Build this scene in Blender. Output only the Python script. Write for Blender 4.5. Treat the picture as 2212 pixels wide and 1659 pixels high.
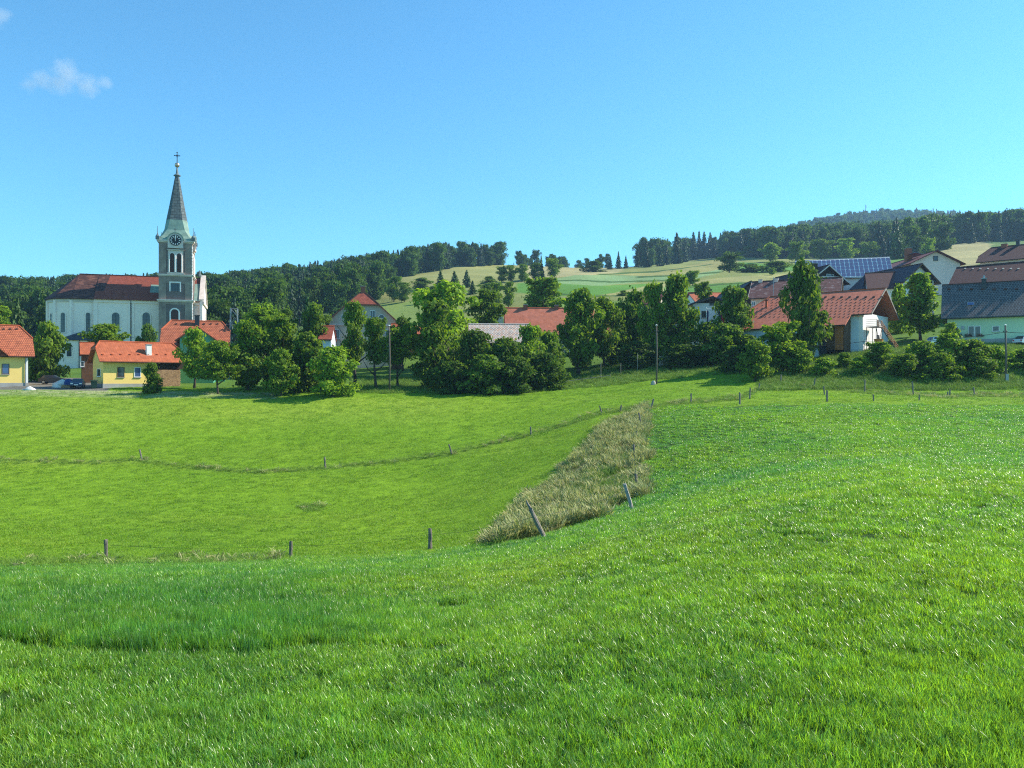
import bpy, math, random
import numpy as np
from mathutils import Vector, Matrix

# ---------------------------------------------------------------- scene, camera, light
for o in list(bpy.data.objects):
    bpy.data.objects.remove(o)
scn = bpy.context.scene
COL = scn.collection
R = math.radians
F, CX, HY = 1728.0, 1106.0, 829.5          # focal length, centre column and horizon row of the survey grid

cd = bpy.data.cameras.new('camera'); cam = bpy.data.objects.new('camera', cd); COL.objects.link(cam)
cam.location = (0, 0, 0); cam.rotation_euler = (R(90), 0, 0)
cd.sensor_width = 36; cd.lens = 36 * F / 2212; cd.clip_start = 0.05; cd.clip_end = 12000
scn.camera = cam

SUN_AZ, SUN_EL = 16.0, 38.0                 # azimuth counted from +X towards +Y
sdir = Vector((math.cos(R(SUN_EL)) * math.cos(R(SUN_AZ)), math.cos(R(SUN_EL)) * math.sin(R(SUN_AZ)), math.sin(R(SUN_EL))))
sl = bpy.data.lights.new('sun', 'SUN'); sl.energy = 4.8; sl.angle = R(0.53); sl.color = (1.0, 0.93, 0.80)
so = bpy.data.objects.new('sun', sl); COL.objects.link(so)
so.rotation_euler = sdir.to_track_quat('Z', 'Y').to_euler()

wd = bpy.data.worlds.new('World'); scn.world = wd; wd.use_nodes = True
nt = wd.node_tree; nt.nodes.clear()
sky = nt.nodes.new('ShaderNodeTexSky'); sky.sky_type = 'NISHITA'; sky.sun_disc = False
sky.sun_elevation = R(SUN_EL); sky.sun_rotation = R(90 - SUN_AZ)
sky.altitude = 600; sky.air_density = 1.0; sky.dust_density = 0.05; sky.ozone_density = 1.6
tint = nt.nodes.new('ShaderNodeMix'); tint.data_type = 'RGBA'; tint.blend_type = 'MULTIPLY'; tint.inputs[0].default_value = 1
tint.inputs[7].default_value = (0.46, 0.97, 1.11, 1)
bg = nt.nodes.new('ShaderNodeBackground'); bg.inputs[1].default_value = 0.118
wo = nt.nodes.new('ShaderNodeOutputWorld')
nt.links.new(sky.outputs[0], tint.inputs[6]); nt.links.new(tint.outputs[2], bg.inputs[0]); nt.links.new(bg.outputs[0], wo.inputs[0])

scn.view_settings.view_transform = 'Standard'; scn.view_settings.look = 'None'
scn.view_settings.exposure = 0.90; scn.view_settings.gamma = 1.0; scn.view_settings.use_curve_mapping = False
scn.cycles.use_denoising = False; scn.cycles.filter_width = 1.15
scn.cycles.max_bounces = 6; scn.cycles.diffuse_bounces = 3; scn.cycles.transparent_max_bounces = 8
scn.cycles.volume_bounces = 0; scn.cycles.transmission_bounces = 4; scn.cycles.caustics_reflective = False
scn.cycles.sample_clamp_indirect = 4.0

# ---------------------------------------------------------------- materials
MATS = {}
def new_mat(name):
    m = bpy.data.materials.new(name); m.use_nodes = True; MATS[name] = m
    t = m.node_tree; t.nodes.clear()
    return m, t, t.nodes, t.links
def ramp2(nd, a, b, p0=0.0, p1=1.0):
    r = nd.new('ShaderNodeValToRGB'); e = r.color_ramp.elements
    e[0].position, e[0].color = p0, (*a, 1); e[1].position, e[1].color = p1, (*b, 1)
    return r
def mixc(nd, lk, fac, a, b, mode='MIX'):
    m = nd.new('ShaderNodeMix'); m.data_type = 'RGBA'; m.blend_type = mode
    for s, v in ((m.inputs[0], fac), (m.inputs[6], a), (m.inputs[7], b)):
        if isinstance(v, (int, float)): s.default_value = v
        elif isinstance(v, tuple): s.default_value = (*v[:3], 1)
        else: lk.new(v, s)
    return m.outputs[2]
def noise(nd, lk, scale, detail=4, vec=None, rough=0.55):
    n = nd.new('ShaderNodeTexNoise'); n.inputs['Scale'].default_value = scale; n.inputs['Detail'].default_value = detail
    n.inputs['Roughness'].default_value = rough
    if vec is not None: lk.new(vec, n.inputs['Vector'])
    return n
def mat(name, col, rough=0.85, var=0.2, nscale=0.6, bump=0.0, bscale=8.0, spec=0.25, metal=0.0, stain=None, coord='Object'):
    m, t, nd, lk = new_mat(name)
    tc = nd.new('ShaderNodeTexCoord'); p = nd.new('ShaderNodeBsdfPrincipled'); o = nd.new('ShaderNodeOutputMaterial')
    n1 = noise(nd, lk, nscale, 6, tc.outputs[coord])
    r = ramp2(nd, tuple(c * (1 - var) for c in col), tuple(min(1, c * (1 + var)) for c in col), 0.3, 0.7)
    lk.new(n1.outputs[0], r.inputs[0]); c = r.outputs[0]
    if stain:
        n2 = noise(nd, lk, nscale * 0.35, 8, tc.outputs[coord], 0.7); rr = ramp2(nd, (0, 0, 0), (1, 1, 1), 0.5, 0.68)
        lk.new(n2.outputs[0], rr.inputs[0]); c = mixc(nd, lk, rr.outputs[0], c, stain)
    lk.new(c, p.inputs['Base Color']); p.inputs['Roughness'].default_value = rough
    p.inputs['Specular IOR Level'].default_value = spec; p.inputs['Metallic'].default_value = metal
    if bump:
        n3 = noise(nd, lk, bscale, 4, tc.outputs[coord]); b = nd.new('ShaderNodeBump'); b.inputs['Strength'].default_value = bump
        b.inputs['Distance'].default_value = 0.05
        lk.new(n3.outputs[0], b.inputs['Height']); lk.new(b.outputs[0], p.inputs['Normal'])
    lk.new(p.outputs[0], o.inputs[0])
    return m
def tile_mat(name, c1, c2, mortar, row=0.34, wid=0.25, stain=None, amount=(0.5, 0.7), rough=0.75, msize=0.025, wave=0.5, nsc=0.5):
    """roof covering laid out in metres on the slope (uv = along eave, up slope)"""
    m, t, nd, lk = new_mat(name)
    uv = nd.new('ShaderNodeUVMap'); p = nd.new('ShaderNodeBsdfPrincipled'); o = nd.new('ShaderNodeOutputMaterial')
    b = nd.new('ShaderNodeTexBrick'); lk.new(uv.outputs[0], b.inputs['Vector'])
    b.inputs['Scale'].default_value = 1; b.inputs['Brick Width'].default_value = wid; b.inputs['Row Height'].default_value = row
    b.inputs['Mortar Size'].default_value = msize; b.inputs['Mortar Smooth'].default_value = 0.4
    b.inputs['Color1'].default_value = (*c1, 1); b.inputs['Color2'].default_value = (*c2, 1); b.inputs['Mortar'].default_value = (*mortar, 1)
    b.offset = 0.5
    c = b.outputs[0]
    n1 = noise(nd, lk, 1.3, 5, uv.outputs[0]); r1 = ramp2(nd, (0.72, 0.72, 0.72), (1.2, 1.2, 1.2), 0.3, 0.7); lk.new(n1.outputs[0], r1.inputs[0])
    c = mixc(nd, lk, 1.0, c, r1.outputs[0], 'MULTIPLY')
    if stain:
        mp = nd.new('ShaderNodeMapping'); mp.inputs['Scale'].default_value = (0.5, 1.3, 1); lk.new(uv.outputs[0], mp.inputs[0])
        n2 = noise(nd, lk, nsc, 8, mp.outputs[0], 0.7); rr = ramp2(nd, (0, 0, 0), (1, 1, 1), *amount)
        lk.new(n2.outputs[0], rr.inputs[0]); c = mixc(nd, lk, rr.outputs[0], c, stain)
    lk.new(c, p.inputs['Base Color']); p.inputs['Roughness'].default_value = rough; p.inputs['Specular IOR Level'].default_value = 0.25
    sep = nd.new('ShaderNodeSeparateXYZ'); lk.new(uv.outputs[0], sep.inputs[0])
    dv = nd.new('ShaderNodeMath'); dv.operation = 'DIVIDE'; dv.inputs[1].default_value = row; lk.new(sep.outputs[1], dv.inputs[0])
    fr = nd.new('ShaderNodeMath'); fr.operation = 'FRACT'; lk.new(dv.outputs[0], fr.inputs[0])
    iv = nd.new('ShaderNodeMath'); iv.operation = 'SUBTRACT'; iv.inputs[0].default_value = 1.0; lk.new(fr.outputs[0], iv.inputs[1])
    bp = nd.new('ShaderNodeBump'); bp.inputs['Strength'].default_value = wave; bp.inputs['Distance'].default_value = 0.05
    lk.new(iv.outputs[0], bp.inputs['Height']); lk.new(bp.outputs[0], p.inputs['Normal'])
    lk.new(p.outputs[0], o.inputs[0])
    return m
def leaf_mat(name, trans=0.35, rough=0.45, spec=0.35, patch=None, pscale=0.12, tcol=(1.25, 1.25, 0.5)):
    """leaf or blade: its own colour x tint of the plant, thin enough to let light through"""
    m, t, nd, lk = new_mat(name)
    at = nd.new('ShaderNodeAttribute'); at.attribute_name = 'Col'
    oi = nd.new('ShaderNodeObjectInfo'); o = nd.new('ShaderNodeOutputMaterial'); p = nd.new('ShaderNodeBsdfPrincipled')
    c = mixc(nd, lk, 1.0, at.outputs[0], oi.outputs['Color'], 'MULTIPLY')
    mr = nd.new('ShaderNodeMapRange'); mr.inputs[3].default_value = 0.82; mr.inputs[4].default_value = 1.2
    lk.new(oi.outputs['Random'], mr.inputs[0])
    cc = nd.new('ShaderNodeCombineColor')
    for i in range(3): lk.new(mr.outputs[0], cc.inputs[i])
    c = mixc(nd, lk, 1.0, c, cc.outputs[0], 'MULTIPLY')
    if patch:
        g = nd.new('ShaderNodeNewGeometry'); n = noise(nd, lk, pscale, 5, g.outputs['Position'], 0.6)
        r = ramp2(nd, patch[0], patch[1], 0.33, 0.67); lk.new(n.outputs[0], r.inputs[0]); c = mixc(nd, lk, 1.0, c, r.outputs[0], 'MULTIPLY')
        n2 = noise(nd, lk, pscale * 9, 6, g.outputs['Position'], 0.7); r2 = ramp2(nd, (0.70, 0.76, 0.85), (1.22, 1.18, 1.05), 0.35, 0.65); lk.new(n2.outputs[0], r2.inputs[0]); c = mixc(nd, lk, 1.0, c, r2.outputs[0], 'MULTIPLY')
    lk.new(c, p.inputs['Base Color']); p.inputs['Roughness'].default_value = rough; p.inputs['Specular IOR Level'].default_value = spec
    tr = nd.new('ShaderNodeBsdfTranslucent'); lk.new(mixc(nd, lk, 1.0, c, tcol, 'MULTIPLY'), tr.inputs[0])
    mx = nd.new('ShaderNodeMixShader'); mx.inputs[0].default_value = trans
    lk.new(p.outputs[0], mx.inputs[1]); lk.new(tr.outputs[0], mx.inputs[2]); lk.new(mx.outputs[0], o.inputs[0])
    return m

mat('plaster_white', (0.84, 0.77, 0.73), 0.9, 0.06, 0.5)
mat('plaster_church', (0.90, 0.73, 0.64), 0.9, 0.05, 0.25, stain=(0.83, 0.67, 0.58))
mat('plaster_grey', (0.27, 0.20, 0.165), 0.95, 0.25, 0.5, 0.3, 4, stain=(0.40, 0.315, 0.25))
mat('plaster_panel', (0.17, 0.13, 0.12), 0.95, 0.15, 0.6, 0.2, 4)
mat('plaster_stone', (0.62, 0.53, 0.47), 0.9, 0.12, 0.8, 0.2, 5)
mat('plaster_yellow', (0.84, 0.60, 0.19), 0.9, 0.05, 0.4)
mat('plaster_cream', (0.52, 0.46, 0.36), 0.92, 0.12, 0.3, stain=(0.36, 0.32, 0.27))
mat('plaster_mint', (0.52, 0.66, 0.46), 0.9, 0.05, 0.4)
mat('plaster_green', (0.10, 0.34, 0.22), 0.9, 0.1, 0.6)
mat('plaster_pink', (0.68, 0.53, 0.50), 0.9, 0.06, 0.4)
mat('plaster_bluewhite', (0.62, 0.68, 0.74), 0.9, 0.06, 0.4)
mat('concrete', (0.34, 0.33, 0.31), 0.95, 0.15, 0.7)
mat('white_paint', (0.80, 0.80, 0.78), 0.6, 0.04, 1.0)
mat('white_chimney', (0.8, 0.79, 0.76), 0.8, 0.05, 1.0)
mat('wood_brown', (0.13, 0.065, 0.032), 0.8, 0.3, 2.5, 0.4, 12)
mat('wood_dark', (0.045, 0.028, 0.02), 0.8, 0.3, 2.0, 0.3, 10)
mat('wood_grey', (0.27, 0.235, 0.20), 0.9, 0.35, 6.0, 0.5, 20)
mat('wood_post', (0.19, 0.165, 0.145), 0.9, 0.4, 7.0, 0.6, 25)
mat('wood_orange', (0.42, 0.15, 0.05), 0.7, 0.2, 2.0)
mat('wood_pale', (0.42, 0.38, 0.34), 0.9, 0.3, 6.0, 0.4, 20)
mat('wood_log', (0.36, 0.22, 0.12), 0.9, 0.5, 3.0)
mat('metal_dark', (0.05, 0.05, 0.055), 0.5, 0.1, 1.0, metal=0.3)
mat('metal_grey', (0.32, 0.33, 0.34), 0.5, 0.1, 1.0, metal=0.5)
mat('copper_green', (0.22, 0.31, 0.25), 0.8, 0.22, 0.9, stain=(0.15, 0.26, 0.23))
mat('copper_dark', (0.13, 0.16, 0.17), 0.7, 0.2, 0.8)
mat('gold', (0.55, 0.42, 0.30), 0.35, 0.08, 2.0, metal=0.8)
mat('louvre_brown', (0.085, 0.038, 0.03), 0.8, 0.2, 2.0)
mat('dial_black', (0.02, 0.022, 0.026), 0.5, 0.1, 1.0)
mat('glass', (0.03, 0.04, 0.055), 0.12, 0.15, 0.6, spec=0.6)
mat('glass_blue', (0.05, 0.09, 0.22), 0.12, 0.15, 0.6, spec=0.6)
mat('panel_blue', (0.09, 0.10, 0.18), 0.18, 0.1, 1.0, spec=0.6)
mat('ridge_orange', (0.42, 0.10, 0.04), 0.8, 0.15, 2.0)
mat('ridge_dark', (0.07, 0.035, 0.03), 0.8, 0.15, 2.0)
mat('brick_red', (0.26, 0.09, 0.055), 0.9, 0.2, 3.0)
mat('gravel', (0.62, 0.60, 0.56), 0.95, 0.25, 5.0, 0.8, 20)
mat('asphalt', (0.09, 0.09, 0.09), 0.95, 0.2, 2.0)
mat('car_blue', (0.02, 0.035, 0.075), 0.25, 0.05, 1.0, spec=0.6)
mat('car_white', (0.72, 0.72, 0.72), 0.25, 0.03, 1.0, spec=0.6)
mat('rubber', (0.02, 0.02, 0.02), 0.9, 0.1, 3.0)
mat('lamp_glass', (0.7, 0.7, 0.7), 0.15, 0.05, 2.0)
mat('tarp_blue', (0.02, 0.05, 0.20), 0.6, 0.2, 2.0)
mat('plastic_green', (0.02, 0.05, 0.035), 0.5, 0.1, 2.0)
mat('pole_wood', (0.12, 0.10, 0.085), 0.9, 0.3, 4.0, 0.4, 20)
mat('bark', (0.075, 0.06, 0.048), 0.95, 0.35, 5.0, 0.7, 14)
mat('flag_white', (0.8, 0.8, 0.8), 0.8, 0.03, 1.0)
mat('flag_red', (0.5, 0.03, 0.04), 0.8, 0.05, 1.0)
mat('flag_blue', (0.03, 0.035, 0.14), 0.8, 0.05, 1.0)
mat('orange_plastic', (0.6, 0.2, 0.05), 0.6, 0.1, 2.0)
tile_mat('tile_orange', (0.40, 0.105, 0.042), (0.46, 0.13, 0.055), (0.24, 0.06, 0.03))
tile_mat('tile_orange_row', (0.42, 0.12, 0.055), (0.47, 0.145, 0.065), (0.16, 0.045, 0.028), 0.42, 0.30, msize=0.05, wave=0.9)
tile_mat('tile_red', (0.30, 0.075, 0.045), (0.36, 0.095, 0.055), (0.16, 0.04, 0.028), 0.40, 0.3, msize=0.04, wave=0.8)
tile_mat('tile_barn', (0.50, 0.145, 0.078), (0.57, 0.18, 0.095), (0.28, 0.08, 0.045), 0.36, 0.24, stain=(0.45, 0.16, 0.11), amount=(0.45, 0.75))
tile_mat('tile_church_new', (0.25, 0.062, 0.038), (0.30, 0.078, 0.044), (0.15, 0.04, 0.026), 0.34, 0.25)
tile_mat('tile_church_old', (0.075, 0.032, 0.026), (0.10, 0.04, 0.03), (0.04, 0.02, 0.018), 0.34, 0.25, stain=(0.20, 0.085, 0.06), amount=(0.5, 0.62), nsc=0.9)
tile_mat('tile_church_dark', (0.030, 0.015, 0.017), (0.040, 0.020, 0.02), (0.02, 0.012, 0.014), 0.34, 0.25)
tile_mat('tile_brown', (0.075, 0.03, 0.026), (0.092, 0.036, 0.03), (0.045, 0.018, 0.016), 0.36, 0.26)
tile_mat('tile_maroon', (0.12, 0.03, 0.03), (0.14, 0.036, 0.035), (0.07, 0.02, 0.02), 0.36, 0.26)
tile_mat('tile_slate', (0.055, 0.058, 0.068), (0.07, 0.072, 0.082), (0.035, 0.035, 0.04), 0.36, 0.26)
tile_mat('tile_slate_violet', (0.065, 0.05, 0.065), (0.075, 0.06, 0.075), (0.04, 0.03, 0.04), 0.36, 0.26)
tile_mat('tile_mottled', (0.13, 0.055, 0.048), (0.16, 0.065, 0.055), (0.09, 0.04, 0.035), 0.4, 0.3, stain=(0.34, 0.26, 0.24), amount=(0.56, 0.62), nsc=1.6)
tile_mat('tile_anthracite', (0.06, 0.055, 0.056), (0.075, 0.07, 0.07), (0.20, 0.18, 0.175), 0.44, 0.38, msize=0.05, wave=0.9)
tile_mat('tile_mosaic', (0.46, 0.21, 0.11), (0.25, 0.22, 0.20), (0.60, 0.54, 0.48), 0.42, 0.50, msize=0.07, wave=0.3)
tile_mat('slate_spire', (0.085, 0.11, 0.115), (0.12, 0.145, 0.145), (0.03, 0.035, 0.04), 0.75, 1.1, msize=0.05, wave=0.7)
leaf_mat('leaf', 0.48, 0.6, 0.15)
leaf_mat('needle', 0.12, 0.6, 0.2)
leaf_mat('wheat_blade', 0.48, 0.30, 0.42, patch=((0.74, 0.90, 1.15), (1.22, 1.08, 0.75)), pscale=0.10, tcol=(1.35, 1.35, 0.45))
leaf_mat('meadow_blade', 0.38, 0.5, 0.3, patch=((0.85, 0.92, 0.9), (1.18, 1.08, 1.0)), pscale=0.06, tcol=(1.3, 1.3, 0.45))
leaf_mat('dry_blade', 0.30, 0.6, 0.2, patch=((0.75, 0.82, 0.8), (1.15, 1.1, 1.1)), pscale=0.35, tcol=(1.15, 1.1, 0.8))

# ---------------------------------------------------------------- mesh helpers
class MB:
    def __init__(s): s.v, s.f = [], []
    def add(s, vs, fs):
        k = len(s.v); s.v += [tuple(p) for p in vs]; s.f += [tuple(i + k for i in f) for f in fs]; return s
    def box(s, a, b):
        (x0, y0, z0), (x1, y1, z1) = a, b
        return s.add([(x0, y0, z0), (x1, y0, z0), (x1, y1, z0), (x0, y1, z0), (x0, y0, z1), (x1, y0, z1), (x1, y1, z1), (x0, y1, z1)],
                     [(0, 3, 2, 1), (4, 5, 6, 7), (0, 1, 5, 4), (1, 2, 6, 5), (2, 3, 7, 6), (3, 0, 4, 7)])
    def extr(s, poly, vec):
        n = len(poly); q = [tuple(Vector(p) + Vector(vec)) for p in poly]
        return s.add(list(poly) + q, [tuple(range(n))[::-1], tuple(range(n, 2 * n))] + [(i, (i + 1) % n, n + (i + 1) % n, n + i) for i in range(n)])
    def slab(s, polys, t):
        """closed slab: top polygons given, thickness t straight down, sides on the outer edges only"""
        key = lambda p: (round(p[0], 3), round(p[1], 3), round(p[2], 3))
        idx, vs = {}, []
        for P in polys:
            for p in P:
                if key(p) not in idx: idx[key(p)] = len(vs); vs.append(tuple(p))
        n = len(vs); fs, cnt = [], {}
        for P in polys:
            f = [idx[key(p)] for p in P]; fs.append(tuple(f)); fs.append(tuple(i + n for i in f[::-1]))
            for a, b in zip(f, f[1:] + f[:1]): cnt.setdefault(frozenset((a, b)), []).append((a, b))
        for e, l in cnt.items():
            if len(l) == 1: a, b = l[0]; fs.append((b, a, a + n, b + n))
        return s.add(vs + [(p[0], p[1], p[2] - t) for p in vs], fs)
    def tube(s, p0, p1, r0, r1=None, n=8, caps=True):
        r1 = r0 if r1 is None else r1; p0, p1 = Vector(p0), Vector(p1); d = (p1 - p0).normalized()
        a = d.orthogonal().normalized(); b = d.cross(a); vs = []
        for p, r in ((p0, r0), (p1, r1)):
            for i in range(n): w = 2 * math.pi * i / n; vs.append(p + (a * math.cos(w) + b * math.sin(w)) * r)
        fs = [(i, (i + 1) % n, n + (i + 1) % n, n + i) for i in range(n)]
        if caps: fs += [tuple(range(n))[::-1], tuple(range(n, 2 * n))]
        return s.add(vs, fs)
    def path(s, pts, rs, n=7):
        pts = [Vector(p) for p in pts]; vs, m = [], len(pts); a = None
        for k, p in enumerate(pts):
            d = (pts[min(k + 1, m - 1)] - pts[max(k - 1, 0)]).normalized()
            a = d.orthogonal().normalized() if a is None else (a - d * a.dot(d)).normalized()
            b = d.cross(a)
            for i in range(n): w = 2 * math.pi * i / n; vs.append(p + (a * math.cos(w) + b * math.sin(w)) * rs[k])
        fs = [(k * n + i, k * n + (i + 1) % n, (k + 1) * n + (i + 1) % n, (k + 1) * n + i) for k in range(m - 1) for i in range(n)]
        fs += [tuple(range(n))[::-1], tuple(range((m - 1) * n, m * n))]
        return s.add(vs, fs)
    def loft(s, rings):
        n = len(rings[0]); vs = [p for r in rings for p in r]; m = len(rings)
        fs = [(k * n + i, k * n + (i + 1) % n, (k + 1) * n + (i + 1) % n, (k + 1) * n + i) for k in range(m - 1) for i in range(n)]
        fs += [tuple(range(n))[::-1], tuple(range((m - 1) * n, m * n))]
        return s.add(vs, fs)
    def lathe(s, prof, c=(0, 0, 0), n=16):
        return s.loft([[(c[0] + r * math.cos(2 * math.pi * i / n), c[1] + r * math.sin(2 * math.pi * i / n), c[2] + z) for i in range(n)] for r, z in prof])
    def mesh(s, name, m, smooth=False, uv=True):
        me = bpy.data.meshes.new(name); me.from_pydata(s.v, [], s.f); me.materials.append(MATS[m])
        if uv:
            me.update(); ul = me.uv_layers.new(name='UVMap').data
            for p in me.polygons:
                n = p.normal; up = Vector((0, 0, 1)) - n * n.z
                if up.length < 1e-3: up = Vector((0, 1, 0))
                up.normalize(); ri = up.cross(n)
                for li in p.loop_indices:
                    co = me.vertices[me.loops[li].vertex_index].co; ul[li].uv = (co.dot(ri), co.dot(up))
        if smooth: me.polygons.foreach_set('use_smooth', [True] * len(me.polygons))
        me.update(); return me
    def build(s, name, m, parent=None, smooth=False, label=None, kind=None):
        o = bpy.data.objects.new(name, s.mesh(name, m, smooth)); COL.objects.link(o); o.parent = parent
        if label: o['label'] = label
        if kind: o['kind'] = kind
        return o
def tag(o, label, cat, group=None):
    o['label'] = label; o['category'] = cat
    if group: o['group'] = group
    return o
def empty(name, loc, rz=0.0, label=None, cat=None, group=None):
    o = bpy.data.objects.new(name, None); COL.objects.link(o); o.location = loc; o.rotation_euler = (0, 0, rz)
    o.empty_display_size = 0.5
    if label: tag(o, label, cat, group)
    return o
# ---------------------------------------------------------------- the lie of the land (surveyed profiles: distance, height above the eye)
PROF = {
 -1500: [(8,-2.6),(18,-4.6),(28,-6.9),(38,-8.7),(50,-9.8),(65,-10.2),(85,-8.4),(100,-5.2),(115,-1.6),(122,-.7),(130,-.3),(160,1.5),(200,4),(300,15),(450,40),(600,60),(800,72),(1100,78),(2600,90)],
 0:     [(8,-2.65),(10,-2.95),(18,-4.6),(28,-6.9),(38,-8.65),(50,-9.8),(65,-10.2),(85,-8.4),(100,-5.2),(115,-1.5),(122,-.62),(130,-.25),(160,1.5),(200,4),(300,15),(450,40),(600,60),(800,70),(1100,76),(2600,90)],
 500:   [(8,-2.65),(10,-2.95),(18,-4.5),(28,-6.6),(40,-8.75),(50,-9.8),(65,-10.3),(85,-8.9),(100,-5.5),(115,-1.9),(122,-1.0),(130,-.5),(160,1.5),(200,5),(300,18),(450,43),(620,68),(800,74),(1100,80),(2600,95)],
 700:   [(8,-2.62),(18,-4.45),(28,-6.45),(40,-8.5),(50,-9.7),(65,-10.2),(85,-8.7),(100,-5.4),(115,-2.0),(122,-1.2),(130,-.6),(165,2.5),(200,8),(300,22),(450,49),(660,82),(800,88),(1100,90),(2600,95)],
 930:   [(8,-2.6),(18,-4.4),(28,-6.3),(40,-8.2),(50,-9.5),(65,-10.0),(85,-8.0),(100,-5.0),(115,-2.2),(122,-1.5),(130,-1.0),(145,0.6),(165,4),(200,10),(300,28),(450,58),(600,86),(720,108),(900,112),(1200,100),(2600,95)],
 1160:  [(8,-2.5),(18,-4.2),(28,-5.8),(38,-7.1),(45,-7.6),(55,-7.9),(70,-7.7),(85,-6.3),(95,-4.9),(105,-3.3),(118,-1.7),(127,-1.1),(140,0.2),(165,5),(200,12),(300,32),(450,60),(600,87),(720,107),(900,112),(1200,100),(2600,95)],
 1300:  [(8,-2.4),(18,-3.7),(28,-5.2),(42,-6.7),(55,-6.2),(70,-5.4),(80,-4.6),(90,-3.7),(97,-3.05),(110,-1.6),(120,-.6),(130,.4),(145,2.6),(165,6),(200,14),(300,33),(450,61),(600,85),(710,103),(900,112),(1200,110),(2600,120)],
 1400:  [(8,-2.35),(18,-3.4),(28,-4.8),(42,-5.95),(55,-5.4),(75,-4.1),(85,-3.1),(95,-2.4),(105,-1.4),(115,-.4),(125,.7),(140,3.2),(165,7.5),(200,16),(300,34),(450,61),(600,86),(700,103),(850,126),(1200,135),(1800,230),(2600,180)],
 1650:  [(8,-2.25),(18,-2.9),(28,-3.7),(42,-4.2),(55,-3.9),(70,-3.0),(85,-2.05),(95,-1.5),(105,-.7),(112,.1),(118,1.0),(130,3.2),(150,7),(200,17),(300,37),(450,65),(600,94),(750,123),(900,150),(1250,190),(1750,325),(2600,250)],
 1780:  [(8,-2.2),(18,-2.7),(28,-3.4),(42,-3.9),(55,-3.6),(70,-2.85),(85,-1.95),(95,-1.5),(105,-.9),(111,.2),(118,2.2),(130,4.4),(150,8),(200,19),(300,39),(450,67),(600,93),(700,114),(850,147),(1250,200),(1750,362),(2600,270)],
 1900:  [(8,-2.2),(18,-2.5),(28,-3.1),(42,-3.6),(55,-3.4),(70,-2.75),(85,-1.9),(95,-1.5),(105,-1.0),(110,.3),(118,3.3),(125,5.2),(135,6.2),(150,9),(200,20),(300,41),(450,69),(600,95),(700,117),(850,152),(1250,205),(1800,388),(2600,280)],
 2050:  [(8,-2.15),(18,-2.5),(28,-3.1),(42,-3.6),(55,-3.4),(70,-2.75),(85,-1.95),(95,-1.6),(105,-1.1),(110,.4),(117,4.2),(122,5.9),(135,6.6),(150,10),(200,22),(300,43),(450,74),(550,95),(700,122),(850,155),(1250,205),(1800,372),(2600,280)],
 2300:  [(8,-2.15),(18,-2.5),(28,-3.1),(42,-3.6),(55,-3.4),(70,-2.8),(85,-2.05),(95,-1.7),(105,-1.2),(110,.4),(117,4.2),(122,5.9),(135,6.8),(150,11),(200,24),(300,46),(450,77),(550,99),(700,131),(850,158),(1250,205),(1800,360),(2600,280)],
 3600:  [(8,-2.15),(18,-2.5),(28,-3.1),(42,-3.6),(55,-3.4),(70,-2.8),(85,-2.1),(95,-1.7),(105,-1.2),(110,.4),(117,4.2),(122,5.9),(135,6.8),(150,11),(200,24),(300,46),(450,77),(550,99),(700,131),(850,158),(1250,205),(1800,340),(2600,280)],
}
_D = np.arange(-1600, 3801, 10.0); _L = np.linspace(math.log(8), math.log(2700), 420)
def _blur(a, s, ax):
    k = np.exp(-0.5 * (np.arange(-3 * s, 3 * s + 1) / s) ** 2); k /= k.sum(); n = len(k) // 2
    p = np.pad(a, [(n, n) if i == ax else (0, 0) for i in range(2)], mode='edge')
    return np.apply_along_axis(lambda r: np.convolve(r, k, 'valid'), ax, p)
_ks = sorted(PROF); _rows = np.array([np.interp(np.exp(_L), *zip(*PROF[k])) for k in _ks])
_T = np.array([[np.interp(d, _ks, _rows[:, j]) for j in range(len(_L))] for d in _D]) if False else \
     np.stack([np.interp(_D, _ks, _rows[:, j]) for j in range(len(_L))], 1)
_T = _blur(_blur(_T, 3, 1), 5, 0)
def _vn(x, y, seed):
    """smooth value noise"""
    g = np.random.RandomState(seed).rand(64, 64); xi, yi = np.floor(x).astype(int), np.floor(y).astype(int); fx, fy = x - xi, y - yi
    fx, fy = fx * fx * (3 - 2 * fx), fy * fy * (3 - 2 * fy); a = lambda i, j: g[i % 64, j % 64]
    return (a(xi, yi) * (1 - fx) + a(xi + 1, yi) * fx) * (1 - fy) + (a(xi, yi + 1) * (1 - fx) + a(xi + 1, yi + 1) * fx) * fy - 0.5
def height(x, y):
    x, y = np.asarray(x, float), np.asarray(y, float); yc = np.maximum(y, 8.0)
    d = np.clip((CX + F * x / yc + 1600) / 10, 0, len(_D) - 1.001); l = np.clip((np.log(yc) - _L[0]) / (_L[1] - _L[0]), 0, len(_L) - 1.001)
    i, j = d.astype(int), l.astype(int); u, v = d - i, l - j
    z = (_T[i, j] * (1 - u) + _T[i + 1, j] * u) * (1 - v) + (_T[i, j + 1] * (1 - u) + _T[i + 1, j + 1] * u) * v
    t = np.clip((y - 2) / 6, 0, 1); t = t ** .6; z = -2.0 * (1 - t) + (z - .25 * np.clip((22 - y) / 14, 0, 1)) * t
    z = z + 0.25 * _vn(x / 7, y / 7, 1) * np.clip(yc / 60, .3, 1) + 2.2 * _vn(x / 45, y / 45, 2) * np.clip((yc - 230) / 200, 0, 1) + 14 * _vn(x / 190, y / 190, 3) * np.clip((yc - 900) / 500, 0, 1)
    return z
def hz(x, y): return float(height(x, y))
def wpt(dx, dy, Y): return ((dx - CX) / F * Y, Y, (HY - dy) / F * Y)
def gpt(dx, Y): x = (dx - CX) / F * Y; return (x, Y, hz(x, Y))
def dproj(x, y, z): yc = np.maximum(y, .5); return CX + F * x / yc, HY - F * z / yc
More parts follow.
